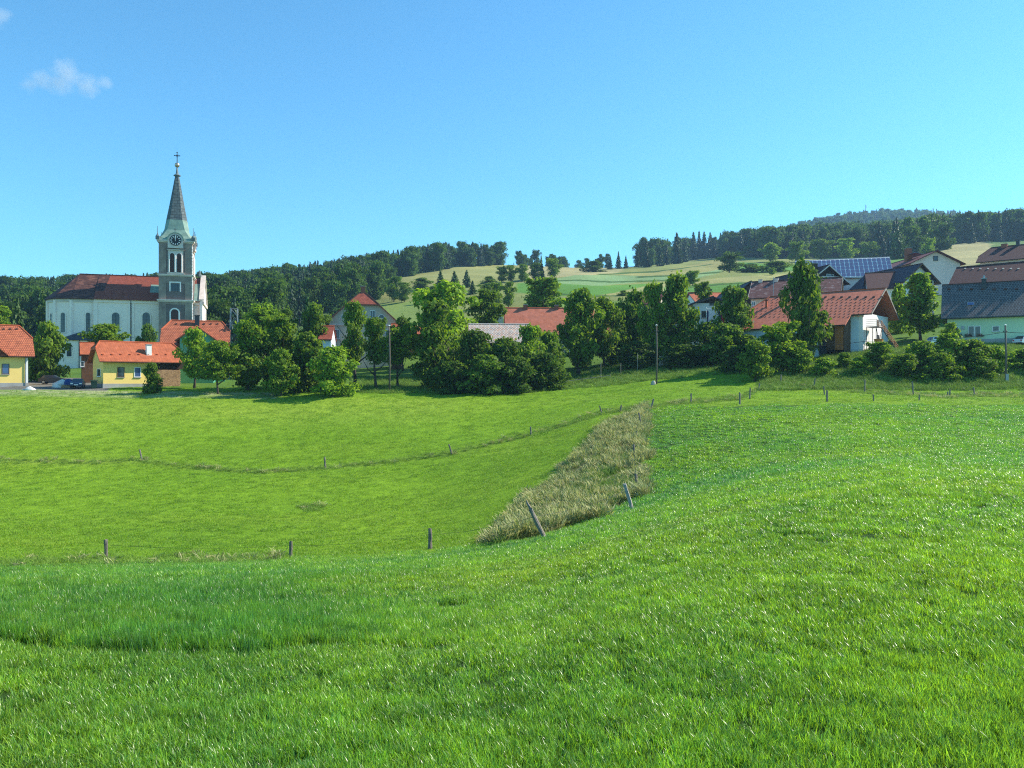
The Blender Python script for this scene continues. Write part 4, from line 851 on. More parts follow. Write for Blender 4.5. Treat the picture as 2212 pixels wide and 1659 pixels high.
# its front cross-gable, only the right-hand slope in view
xa, xe = h.hit('F', -62, 700).x, h.hit('F', 18, 767).x; za, zq = h.hit('F', -62, 704).z, h.hit('F', 18, 767).z; hwid = xe - xa; y0_, y1_ = -h.Wy - .35, -.4
MB().slab([[(xe, y0_, zq), (xe, y1_, zq), (xa, y1_, za), (xa, y0_, za)], [(xa, y0_, za), (xa, y1_, za), (xa - hwid, y1_, zq), (xa - hwid, y0_, zq)]], .2).build('gable_roof', 'tile_orange_row', h.root)
MB().extr([(xa - hwid + 1, -h.Ww - .012, zq - .8), (xe - 1, -h.Ww - .012, zq - .8), (xe - .6, -h.Ww - .012, zq + .15), (xa, -h.Ww - .012, za - .3), (xa - hwid + .6, -h.Ww - .012, zq + .15)], (0, .3, 0)).build('gable_wall', 'plaster_yellow', h.root)
# --- B: yellow garage with woodshed
h = House('yellow_garage', 'low yellow garage with bright orange half-hipped roof and white chimney')
h.along((215, 737), 371, 127, 40, 6.6, 781, .36, .36, .75, .7).roof('tile_orange').walls('plaster_yellow', plinth='concrete')
h.window('F', 261, 804, 12.5, 19, 'wood_brown', 'glass', 0); h.window('F', 297, 804, 12, 19, 'white_paint', 'glass_blue', 0)
h.window('L', 214, 805, 7, 15, 'white_paint', 'glass', 0)
h.chimney(321, 744, 10, 'white_chimney', 'metal_grey', y=-2.35)
h.planks('F', 334, 398, 783, 797, 16, 'wood_dark', .1); p0, p1 = h.hit('F', 336, 826), h.hit('F', 388, 798)
h.vents(222, 398, 766, 10, .2, 'ridge_orange', 'snow_guard')
h.fbox(MB(), 'F', p0.x - .1, h.Lw - .1, -.3, h.hit('F', 340, 797).z, .004, .03).build('shed_opening', 'wood_dark', h.wallo)
GARAGE = h
h2 = empty('firewood_stack', tuple(Vector((*h.C, h.bz))), h.th, 'stacked firewood under the eave of the yellow garage', 'firewood')
rs = random.Random(5); lm = MB().tube((0, -.22, 0), (0, .22, 0), .1, n=7).mesh('log', 'wood_log')
zz = -.1; r_ = 0
while zz < p1.z - .1:
    xx = p0.x + (.1 if r_ % 2 else 0)
    while xx < p1.x:
        o = bpy.data.objects.new('log', lm); COL.objects.link(o); o.parent = h2; o.location = (xx, -h.Ww - .28, zz); sc_ = .85 + .3 * rs.random(); o.scale = (sc_, 1, sc_); o.rotation_euler = (0, rs.random() * 6, 0); xx += .205
    zz += .18; r_ += 1
# small orange porch roof behind the garage
h = House('orange_shed', 'small shed with orange roof squeezed between the garage and the church', 'shed')
h.along((172, 740), 204, 140, 30, 3.6, 765, 0, 0, .35, .3).roof('tile_orange').walls('wood_brown')
h.window('F', 178, 786, 6, 10, 'white_paint', 'glass', 0)
# --- C: green house with orange roof
h = House('green_house', 'dark green house with orange half-hipped roof, dormer gable and black chimney')
h.along((370, 692), 479, 146, 19, 9.5, 746, .40, .40, .9, .9).roof('tile_orange_row').walls('plaster_green')
h.chimney(426, 681, 9, 'metal_dark', 'metal_dark', y=-.9); h.vents(381, 394, 700, 2); h.vents(441, 470, 700, 3)
h.window('F', 437, 800, 14, 9, 'wood_grey', 'glass', 1)
d = House('dormer', 'x'); d.gable((425, 704), 386, 468, 735, 139.5, 16, 7, .7, .5, hip=.28).roof('tile_orange_row').walls('plaster_green', depth=0.5)
d.window('L', 425, 730, 9, 15, 'wood_grey', 'glass', 1)
for o in list(d.root.children): o.name = 'dormer_' + o.name.split('.')[0]
d.root.parent = h.root; d.root.matrix_parent_inverse = Matrix.LocRotScale(Vector(h.root.location), h.root.rotation_euler, None).inverted()
for k_ in ('label', 'category'): del d.root[k_]
# --- D: big cream house
h = House('cream_house', 'large grey-cream house with red half-hipped roof and half-round gable window')
h.gable((784, 628), 706, 860, 699, 168, 10, 16, .9, .7, hip=.44).roof('tile_red', 'ridge_dark').walls('plaster_cream')
h.window('L', 805, 679, 9.5, 15, 'white_paint', 'glass', 1); h.window('L', 824, 683.5, 11.5, 7, 'white_paint', 'glass', 0, arch=True); h.window('L', 763, 679, 9.5, 15, 'white_paint', 'glass', 1)
h.window('L', 743, 683.5, 11.5, 7, 'white_paint', 'glass', 0, arch=True)
for dx in (728, 764, 806, 838):
    for dy in (722, 756): h.window('L', dx, dy, 11, 19, 'white_paint', 'glass', 1)
h.fbox(MB(), 'L', -h.Ww - .1, h.Ww + .1, h.hit('L', 800, 704).z, h.hit('L', 800, 700).z, .004, .16).build('string_course', 'plaster_stone', h.wallo)
h.chimney(784, 618, 9, 'brick_red', 'concrete')
hh = House('annex', 'low annex with orange-red lean roof beside the cream house by the clump of trees'); hh.along((693, 704), 722, 160, 4, 6, 733, 0, 0, .4, .2).roof('tile_red').walls('plaster_bluewhite')
hh = House('orange_shed', 'low building with orange roof at the right side of the cream house', 'shed'); hh.along((845, 699), 872, 163, 4, 6, 720, 0, 0, .4, .3).roof('tile_orange').walls('wood_brown')
hh = House('orange_shed', 'far orange-roofed shed glimpsed right of the small dark tree', 'shed'); hh.along((884, 706), 960, 185, 2, 6, 722, 0, 0, .4, .3).roof('tile_orange').walls('wood_brown')
# --- E: long orange barn roof
h = House('long_barn', 'long barn with weathered orange tile roof and two brick chimneys', 'barn')
h.along((1089, 665), 1312, 171, 3, 10, 724, 0, 0, .7, .5).roof('tile_barn').walls('plaster_cream')
h.chimney(1135, 658, 9, pot=False); h.chimney(1202, 659, 8); h.window('F', 1230, 752, 10, 13)
# --- F: mosaic roof barn
h = House('mosaic_barn', 'wooden barn with grey, white and orange patterned tile roof', 'barn')
h.along((1012, 700), 1143, 149, 3, 8.5, 740, 0, 0, .8, .6).roof('tile_mosaic', 'plaster_stone').walls('wood_dark')
f = h.fmap('L'); mb = MB(); a = h._loc((0, 0, 0))
P0 = Vector((-h.Lx + .2, -h.Wy + .25, -1)); 
for q in ((P0.x, P0.y, -1, P0.x, P0.y, h.zr - h.rise - .2), (P0.x, P0.y, h.zr - h.rise - .4, P0.x + 2.6, P0.y, h.zr - h.rise - 3.4), (P0.x, P0.y + 1.6, -1, P0.x, P0.y + 1.6, h.zr - h.rise + .6)): mb.tube(q[:3], q[3:], .11, n=6)
mb.build('timber_frame', 'plaster_bluewhite', h.root)
# --- G: white house with flag poles
h = House('white_house', 'white gabled house with brown boarded gable and flag poles in front')
h.gable((1541, 640), 1490, 1592, 657, 150, 4, 13, .8, 1.0).roof('tile_slate_violet', 'ridge_dark').walls('plaster_white')
zt = h.hit('L', 1541, 655).z; mb = MB(); hw = h.Wy * (h.zr - .25 - zt) / h.rise
mb.extr([(-h.Lw - .01, -hw, zt), (-h.Lw - .01, hw, zt), (-h.Lw - .01, 0, h.zr - .3)], (-.06, 0, 0)); mb.build('gable_boarding', 'wood_dark', h.wallo)
h.window('L', 1540, 655.5, 13, 5.5, 'wood_grey', 'glass', 1); h.window('L', 1520.5, 679, 9, 13, 'wood_grey', 'glass', 0); h.window('L', 1560, 679, 9, 13, 'wood_grey', 'glass', 0)
for i, (dx, cols, lb) in enumerate(((1526, ('flag_blue', 'flag_blue', 'flag_blue'), 'white flagpole with limp dark blue flag before the white house'), (1545, ('flag_white', 'flag_blue', 'flag_red'), 'white flagpole with white, blue and red flag before the white house'))):
    Y = 143; x, y, z = gpt(dx, Y); r0 = empty('flagpole', (x, y, z), 0, lb, 'flagpole'); zt = (HY - 666) / F * Y - z
    MB().tube((0, 0, -.3), (0, 0, zt), .09, .06, 8).lathe([(.02, 0), (.11, .08), (.02, .18)], (0, 0, zt), 8).build('pole', 'white_paint', r0)
    MB().tube((0, 0, zt - .1), (1.6, 0, zt - .1), .04, n=6).build('crossbar', 'white_paint', r0); wd_ = (.5, .55, .6) if i else (.1, .1, .1)
    fl = None
    for k, cm_ in enumerate(cols):
        mb = MB(); n = 12; V = []
        for j in range(n + 1):
            t = j / n
            for sgn in (0, 1): V.append((.1 + sum(wd_[:k]) + wd_[k] * sgn - .25 * t * (k + sgn) * .3, .12 * math.sin(3 * t + k + sgn * 1.2) - .02, zt - .15 - 3.3 * t - (.15 * (k + sgn))))
        mb.add(V, [(2 * j, 2 * j + 1, 2 * j + 3, 2 * j + 2) for j in range(n)]); mb.build('flag_stripe' if i else 'flag', cm_, r0, True)
# --- distant roofs between the trees
h = House('brown_house', 'house with dull brown roof behind the tall lime trees'); h.along((1366, 637), 1436, 190, -24, 10, 657, 0, 0, .6, .6); h.roof('tile_maroon', 'ridge_dark').walls('plaster_cream')
h = House('orange_roof_house', 'distant house with orange roof and two dark chimneys above the white house'); h.along((1486, 632), 1560, 205, 6, 10, 652, 0, 0, .6, .5).roof('tile_orange').walls('plaster_white'); h.chimney(1505, 622, 8, 'metal_dark', 'metal_dark'); h.chimney(1533, 625, 7, 'metal_dark', 'metal_dark')
h = House('slate_barn', 'barn with plain dark slate roof behind the white house', 'barn'); h.gable((1623, 607), 1580, 1664, 640, 178, 0, 26, .7, .8).roof('tile_slate', 'ridge_dark').walls('wood_dark')
h = House('tiny_hut', 'little dark-roofed hut among trees left of the brown roof', 'hut'); h.gable((1447, 656), 1432, 1462, 668, 165, 0, 5, .3, .3).roof('tile_slate', 'ridge_dark').walls('plaster_white')
# --- I: mottled roof house
h = House('mottled_house', 'cream house with lichen-mottled maroon roof behind the big orange roof')
h.along((1624, 609), 1820, 166, -25, 9.5, 640, 0, 0, .6, .5).roof('tile_mottled', 'ridge_dark').walls('plaster_cream')
h.barge('L', 'plaster_stone'); h.barge('R', 'wood_grey')
h.chimney(1643, 604, 8, 'plaster_stone', 'concrete'); h.chimney(1677, 601, 8, 'plaster_stone', 'concrete')
h.window('F', 1628, 656, 6, 9)
# --- J: gable with white bargeboards
h = House('dark_gable_house', 'house with dark boarded gable, white bargeboards and a satellite dish')
h.gable((1792, 572), 1742, 1842, 611, 180, 13, 20, .9, 1.2).roof('tile_brown', 'ridge_dark').walls('wood_dark'); h.barge('L', 'plaster_stone')
h.chimney(1758, 569, 11, 'wood_dark', 'concrete', y=1.8)
a = h.hit('L', 1793, 603); h.fbox(MB(), 'L', a.y - 2.8, a.y + 2.8, a.z - .5, a.z + .5, .1, 1.0).build('balcony', 'plaster_stone', h.root); h.window('L', 1793, 596, 14, 6, 'white_paint', 'glass', 1)
# --- K: solar roof
h = House('solar_barn', 'barn with long roof covered in blue solar panels', 'barn')
h.along((1717, 564), 1922, 198, -17, 11, 599, 0, 0, .7, .6).roof('tile_slate', 'metal_grey', .3, 'white_paint').walls('plaster_white')
k_ = math.atan2(h.rise, h.Wy); sl_ = math.hypot(h.rise, h.Wy); nx, ny = 21, 5; pw, ph = 2 * h.Lx / nx, (sl_ - .5) / ny; u, v, n = Vector((1, 0, 0)), Vector((0, math.cos(k_), math.sin(k_))), Vector((0, -math.sin(k_), math.cos(k_)))
pm = MB().box((-pw / 2 + .09, -ph / 2 + .09, 0), (pw / 2 - .09, ph / 2 - .09, .05)).mesh('solar_panel', 'panel_blue'); fm = None
h.bed = MB().extr([Vector((-h.Lx + .05, -h.Wy, h.zr - h.rise)) + n * .03, Vector((h.Lx - .05, -h.Wy, h.zr - h.rise)) + n * .03, Vector((h.Lx - .05, 0, h.zr)) + n * .03 - v * .2, Vector((-h.Lx + .05, 0, h.zr)) + n * .03 - v * .2], n * .05).build('mounting_frame', 'white_paint', h.roofo)
for i in range(nx):
    for j in range(ny):
        o = bpy.data.objects.new('solar_panel', pm); COL.objects.link(o); o.parent = h.roofo
        o.location = Vector((-h.Lx + pw * (i + .5), -h.Wy, h.zr - h.rise)) + v * (.15 + ph * (j + .5)) + n * .085; o.rotation_euler = (k_, 0, 0)
# --- L: pinkish house
h = House('pinkish_house', 'tall pinkish house with red-brown roof, solar heater and brick chimney')
h.gable((2026, 540), 1962, 2086, 569, 205, 2, 26, .9, 1.1).roof('tile_maroon', 'ridge_dark').walls('plaster_pink')
h.window('L', 2021, 558, 9, 9, 'wood_brown', 'glass', 0); h.window('L', 2052, 582, 15, 10, 'wood_brown', 'glass', 1)
h.chimney(1962, 536, 11, 'brick_red', 'concrete', y=3.0)
a = h.hit('L', 2031, 565); MB().lathe([(.05, 0), (.35, .05), (.5, .16), (.55, .22)], (0, 0, 0), 14).build('satellite_dish', 'metal_grey', h.root); h.root.children[-1].location = (a.x - .15, a.y, a.z); h.root.children[-1].rotation_euler = (0, R(-75), 0)
k_ = math.atan2(h.rise, h.Wy); pp = Vector((h.Lx * .15, 2.6, h.roofz(2.6) + .9))
for i in range(3):
    o = MB().box((-.95, -1.0, 0), (.95, 1.0, .1)).build('solar_heater', 'panel_blue', h.roofo); o.location = (-h.Lx + 11.0 - 0.0, 2.2, h.roofz(2.2) + 1.0); o.location.x = -h.Lx + 6 + 2.0 * i; o.rotation_euler = (R(12), 0, 0)
# --- M: white gable with balcony
h = House('white_gable_house', 'white house with dark violet roof and dark balcony in its gable')
h.gable((1993, 569), 1944, 2038, 610, 168, 16, 15, .8, 1.1).roof('tile_slate_violet', 'ridge_dark').walls('plaster_white')
a, b = h.hit('L', 1971, 612), h.hit('L', 2004, 594); a0, a1 = sorted((a.y, b.y)); h.fbox(MB(), 'L', a0, a1, a.z, b.z, .005, .05).build('balcony_recess', 'wood_dark', h.wallo); h.fbox(MB(), 'L', a0 - .1, a1 + .1, a.z, a.z + 1.0, .06, 1.1).build('balcony', 'wood_dark', h.root); h.window('L', 1996, 600, 11, 9, 'wood_brown', 'glass', 1)
h.barge('L', 'wood_brown')
hh = House('brown_barn', 'barn with low brown roof joining the white gable house', 'barn'); hh.along((1868, 590), 1950, 176, -20, 12, 622, 0, 0, .6, .4).roof('tile_brown', 'ridge_dark').walls('plaster_white')
# --- N: big orange barn
h = House('orange_barn', 'big farmhouse with bright orange roof, wooden stall and white gable', 'farmhouse'); BARN = h
h.along((1664, 641), 1914, 146, -41, 13.5, 684, .999, 0, .8, 1.6).roof('tile_barn').walls('plaster_white')
h.dl  # full hip towards the left
k_ = math.atan2(h.rise, h.Wy)
ze = h.zr - h.rise; a = h.hit('roof', 1836, 684).x; ext = 2.9; dz = ext * h.rise / h.Wy
# catslide: the left part of the near slope runs further down, over the stall
MB().slab([[(-h.Lx - ext * .8, -h.Wy - ext, ze - dz), (a, -h.Wy - ext, ze - dz), (a + .001, -h.Wy + .05, ze + .04), (-h.Lx, -h.Wy + .05, ze + .04)]], .2).build('catslide_roof', 'tile_barn', h.roofo)
MB().tube((-h.Lx - ext * .8, -h.Wy - ext - .06, ze - dz - .15), (a, -h.Wy - ext - .06, ze - dz - .15), .07, n=6).build('gutter', 'wood_dark', h.roofo)
yf = -h.Wy - ext + .7; zw = ze - dz + .7 * h.rise / h.Wy - .25; b = h.hit('roof', 1778, 684).x; c_ = h.hit('roof', 1740, 684).x
MB().box((-h.Lx + 1.0, yf, -3.5), (b, -h.Ww - .01, zw)).build('stall_wall', 'plaster_bluewhite', h.root)
MB().box((b + .01, yf + 1.4, -2.5), (a - .5, -h.Ww - .012, zw)).build('stall_back', 'wood_dark', h.root)
rs = random.Random(3)
for i in range(9):
    t = i / 9; x0 = b + .1 + (a - b - 2.6) * t; MB().box((x0, yf + .1, -.7), (x0 + .2, yf + .16, zw - 1.0 - .1 * rs.random())).build('plank', 'wood_brown', h.root)
for i in range(9): x0 = a - 2.5 + .22 * i; MB().box((x0, yf + .05, -.8), (x0 + .2, yf + .12, zw - .1)).build('plank', 'wood_orange' if i > 2 else 'wood_brown', h.root)
for i in range(14):                                                    # boarded side of the stall, facing right
    y0 = yf + .1 + i * .27; zt = min(ze - dz + (y0 - (-h.Wy - ext)) * h.rise / h.Wy - .3, h.zr); MB().box((a - .45, y0, -2.5), (a - .38 - .01 * (i % 2), y0 + .25, zt)).build('plank', 'wood_brown', h.root)
h.fbox(MB(), 'F', a - .3, a + .9, -2.4, ze - .2, .004, .03).build('shade_strip', 'plaster_bluewhite', h.wallo)  # shaded part of the white front wall, laid on as a bluish strip
dp = h.hit('F', 1777, 750, h.Ww * 0 + (-yf - h.Ww)); MB().box((dp.x - .55, yf - .06, dp.z - 1.1), (dp.x + .55, yf - .004, dp.z + 1.0)).build('cellar_door', 'metal_dark', h.root)
MB().box((-h.Lx + 1.0, yf - .05, dp.z + 1.6), (b, yf - .004, dp.z + 1.75)).build('string_course', 'concrete', h.root)
h.vents(1680, 1905, 642, 14, .4, 'ridge_dark')
sg = MB(); 
for r_ in range(7):
    for i in range(26):
        dx = 1650 - 6 * r_ + (i + .5 * (r_ % 2)) * 10; dy = 647 + 6.2 * r_
        if dx < 1900 - r_ * 3 and dx > 1655 - r_ * 7: h.rbox(sg, dx, dy, .2, .13, .0, .08)
sg.build('snow_guards', 'brick_red', h.roofo, kind='stuff')
o = h._loc((-h.C[0], -h.C[1], -h.bz))
for j, (zz, wz) in enumerate(((.0, 2.0), (3.3, 1.2))): 
    h.fbox(MB(), 'R', 1.2 - .6, 1.2 + .6, zz, zz + wz, .004, .05).build('door' if j == 0 else 'window', 'wood_brown' if j else 'metal_dark', h.root)
h.barge('R', 'wood_grey'); h.chimney(1697, 640, 6, 'brick_red', 'ridge_dark', y=-2.6); h.chimney(1656, 648, 4, 'ridge_orange', 'ridge_dark', y=-3.5)
pl = MB()                                                              # aerial mast on the ridge
x = h.hit('roof', 1670, 640).x; pl.tube((x, .3, h.zr - 1), (x, .3, h.zr + 3.6), .05, n=6)
for i in range(5): pl.tube((x - .7 + .1 * i, .3, h.zr + 3.3 - .35 * i), (x + .7 - .1 * i, .3, h.zr + 3.3 - .35 * i), .03, n=5)
pl.build('aerial', 'metal_grey', h.root)
# outside stair with platform at the white gable
st = empty('outdoor_stair', tuple(Vector((*h.C, h.bz))), h.th, 'steel platform and red-railed stair against the white barn gable', 'stair')
X0 = h.Lw + .35; zp = h.hit('R', 1900, 700).z * 0 + 2.9; y0 = -h.Ww + .6
MB().box((X0, y0, zp), (X0 + 1.6, y0 + 3.2, zp + .1)).build('platform', 'metal_dark', st)
for (a_, b_) in ((0.05, .05), (1.5, .05), (.05, 3.1), (1.5, 3.1)): MB().tube((X0 + a_, y0 + b_, -1.6), (X0 + a_, y0 + b_, zp), .06, n=6).build('leg', 'metal_dark', st)
MB().tube((X0 + 1.5, y0 + .05, zp), (X0 + 1.5, y0 + 2.2, -.6), .05, n=6).tube((X0 + 1.5, y0 + 3.1, zp), (X0 + 1.5, y0 + 1.0, -.6), .05, n=6).build('brace', 'metal_dark', st)
rl = MB()
for k in range(4): rl.tube((X0 + 1.6, y0, zp + .3 + .3 * k), (X0 + 1.6, y0 + 3.2, zp + .3 + .3 * k), .025, n=5).tube((X0, y0, zp + .3 + .3 * k), (X0 + 1.6, y0, zp + .3 + .3 * k), .025, n=5)
for k in range(4): rl.tube((X0 + 1.6, y0 + k * 1.06, zp), (X0 + 1.6, y0 + k * 1.06, zp + 1.2), .03, n=5)
rl.build('railing', 'metal_grey', st); S0, S1 = Vector((X0 + 1.7, y0 + 2.4, zp)), Vector((X0 + 4.3, y0 + 2.4, -1.3))
for k in range(11):
    c = S0.lerp(S1, (k + .5) / 11); MB().box((c.x - .14, c.y - .5, c.z - .03), (c.x + .14, c.y + .5, c.z + .02)).build('tread', 'metal_grey', st)
for g in (-.55, .55): MB().tube(S0 + Vector((0, g, 0)), S1 + Vector((0, g, 0)), .07, n=6).build('stringer', 'metal_dark', st)
rr = MB(); 
for hh_ in (.4, .75, 1.1): rr.tube(S0 + Vector((0, -.55, hh_)), S1 + Vector((0, -.55, hh_)), .06, n=5)
for k in range(6): c = S0.lerp(S1, k / 5); rr.tube(c + Vector((0, -.55, 0)), c + Vector((0, -.55, 1.1)), .05, n=5)
rr.build('stair_rail', 'wood_orange', st)
# --- O: long brown roof at the right edge, P: upper right
h = House('maroon_house', 'long house with dark maroon roof behind the mint green house'); h.along((2066, 578), 2240, 168, -42, 12, 611, 0, 0, .9, 1.2).roof('tile_brown', 'ridge_dark').walls('plaster_white'); h.window('F', 2190, 616, 10, 8)
h.vents(2085, 2200, 581, 8, .3, 'plaster_stone')
h = House('brown_roof_house', 'house with brown hipped roof and two chimneys in the upper right corner'); h.along((2142, 535), 2300, 212, -42, 13, 558, .6, 0, .9, .8).roof('tile_brown', 'ridge_dark').walls('plaster_pink'); h.chimney(2170, 527, 11, 'brick_red', 'metal_dark'); h.chimney(2199, 520, 7, 'metal_dark', 'metal_dark')
# --- Q: mint green house
h = House('mint_house', 'mint green house with grid-tiled black roof, chimney and skylight at the right edge')
h.along((2035, 616), 2240, 136, -30, 9.5, 683, 0, 0, 1.0, .9).roof('tile_anthracite', 'ridge_dark', .25, 'metal_dark').walls('plaster_mint', plinth='concrete')
h.chimney(2125.5, 601, 9, 'metal_dark', 'metal_grey', y=-.8, pot=True); h.vents(2050, 2196, 625, 7, .45, 'ridge_dark')
h.window('F', 2063, 713, 13, 14, 'white_paint', 'glass', 0); h.window('F', 2151, 710, 13, 10, 'white_paint', 'glass', 0)
h.window('F', 2098, 716, 11, 22, 'white_paint', 'glass', 0, name='balcony_door', sill=False); h.window('F', 2112, 716, 10.5, 22, 'white_paint', 'glass', 0, name='balcony_door', sill=False)
sk = h.rbox(MB(), 2097, 657, 1.0, .75, .03, .14).build('skylight', 'metal_grey', h.roofo); h.rbox(MB(), 2097, 657.5, .8, .55, .14, .16).build('pane', 'glass_blue', sk)
a = h.hit('F', 2080, 708); h.fbox(MB(), 'F', a.x - .22, a.x + .22, a.z - .3, a.z + .3, .004, .09).build('meter_box', 'metal_grey', h.wallo)
for j, dx in enumerate((2057, 2071, 2092, 2117)):
    a = h.hit('F', dx, 725.5); bx = empty('flower_box', (0, 0, 0), 0, ('window box with red flowers, %s on the mint green wall' % ('leftmost', 'second from the left', 'third from the left', 'rightmost')[j]), 'flower box'); bx.location = Matrix.LocRotScale(Vector(h.root.location), h.root.rotation_euler, None) @ Vector((a.x, -h.Ww - .2, a.z)); bx.rotation_euler = h.root.rotation_euler
    MB().box((-.5, -.12, -.12), (.5, .12, .08)).build('trough', 'wood_dark', bx); rs2 = np.random.RandomState(j); C_ = rs2.rand(60, 3) * np.array([1.0, .3, .3]) - np.array([.5, .15, -.05]); V_, F_ = leaves(rs2, C_, rs2.randn(60, 3), np.array([.07]))
    co_ = np.where(rs2.rand(60, 1) < .45, np.array([[.45, .03, .03]]), np.array([[.06, .13, .03]])); me = quad_mesh('flowers', V_, F_, np.repeat(co_, 4, 0), 'leaf'); o = bpy.data.objects.new('flowers', me); COL.objects.link(o); o.parent = bx
# --- far single houses in the woods
h = House('forest_hut', 'tiny pale house half hidden in the right-hand wood', 'hut'); h.gable((1936, 510), 1922, 1950, 518, 545, -25, 12, .6, .8).roof('tile_slate', 'ridge_dark').walls('plaster_white', 8); h.window('L', 1936, 522, 8, 3)
h = House('hill_cottage', 'tiny white cottage with pale roof left of the church, under the wood', 'cottage'); h.along((84, 650), 110, 420, 10, 9, 658, 0, 0, .6, .6).roof('plaster_stone', 'ridge_dark').walls('plaster_white', 6); h.window('F', 98, 662, 5, 3)
h = House('orange_roof_house', 'orange roof tip peeping above trees left of the long orange roof'); h.gable((1082, 657), 1074, 1092, 667, 215, 5, 9, .5, .5).roof('tile_orange').walls('plaster_cream')
# ---------------------------------------------------------------- the church
TH = 17.5; cu, su = math.cos(R(TH)), math.sin(R(TH)); YT = 195.0; TX = (344 - CX) / F * YT; BZ = 4.0
ch = empty('church', (TX, YT, BZ), R(TH), 'white church with grey clock tower and green copper spire', 'church')
def chit(dx, dy, ly=None, lx=None):
    """survey ray onto the local plane y = ly or x = lx"""
    o = Vector((-TX, -YT, -BZ)); d = Vector(((dx - CX) / F, 1, (HY - dy) / F)); rot = lambda v: Vector((cu * v.x + su * v.y, -su * v.x + cu * v.y, v.z)); o, d = rot(o), rot(d)
    t = (ly - o.y) / d.y if ly is not None else (lx - o.x) / d.x; return o + d * t
W = chit(414.5, 700, 0).x; TC = W / 2
zC1, zC2, zTop = chit(380, 594, 0).z, chit(380, 649, 0).z, chit(380, 521, 0).z
tw = MB().box((0, 0, -4), (W, W, zTop)).build('tower', 'plaster_panel', ch)
pil = MB(); pw = 1.55
for (x0, y0) in ((-.12, -.12), (W - pw, -.12), (-.12, W - pw), (W - pw, W - pw)): pil.box((x0, y0, -4), (x0 + pw + .12, y0 + pw + .12, zTop - .02))
pil.build('corner_pilaster', 'plaster_grey', tw)
for (zb, zt_) in ((zC1 - 2.1, zC1), (zC2 - 1.0, zC2 - .02), (zC1 + .02, zC1 + .7), (zTop - 1.8, zTop - .03)): MB().box((pw - .1, -.09, zb), (W - pw + .1, .2, zt_)).build('panel_frame', 'plaster_grey', tw)
for zc, e, hh_, nm in ((zC1, .45, .55, 'cornice'), (zC2, .5, .7, 'cornice'), (zTop, .55, .75, 'cornice')):
    MB().box((-e * .55, -e * .55, zc - hh_ * .6), (W + e * .55, W + e * .55, zc - hh_ * .2)).box((-e, -e, zc - hh_ * .2 + .001), (W + e, W + e, zc + hh_ * .25)).build(nm, 'plaster_stone', tw)
qm = MB()                                                                # pale quoins on the sunny corner
z = -3.0
while z < zTop - 1.5:
    qm.box((W - .02, -.16, z), (W + .17, .55 if int(z * 2) % 2 else .9, z + .62)); z += .75
qm.build('quoin', 'plaster_white', tw)
def arch_face(c, r, z0, zc, n=12): return [(c + r, z0)] + [(c + r * math.cos(math.pi * i / n), zc + r * math.sin(math.pi * i / n)) for i in range(n + 1)] + [(c - r, z0)]
def arch_ring(mb, c, r, fw, z0, zc, P, e0, e1, foot=True):
    o_, i_ = arch_face(c, r + fw, z0 - (fw if foot else 0), zc), arch_face(c, r, z0, zc); n = len(o_); vs = [P(a, z, e1) for a, z in o_] + [P(a, z, e1) for a, z in i_] + [P(a, z, e0) for a, z in o_] + [P(a, z, e0) for a, z in i_]; fs = []
    for i in range(n): j = (i + 1) % n; fs += [(i, j, n + j, n + i), (i, 2 * n + i, 2 * n + j, j), (n + i, n + j, 3 * n + j, 3 * n + i)]
    return mb.add(vs, fs)
FR_ = lambda a, z, e: (a, -e, z)
SD_ = lambda a, z, e: (W + e, a, z)
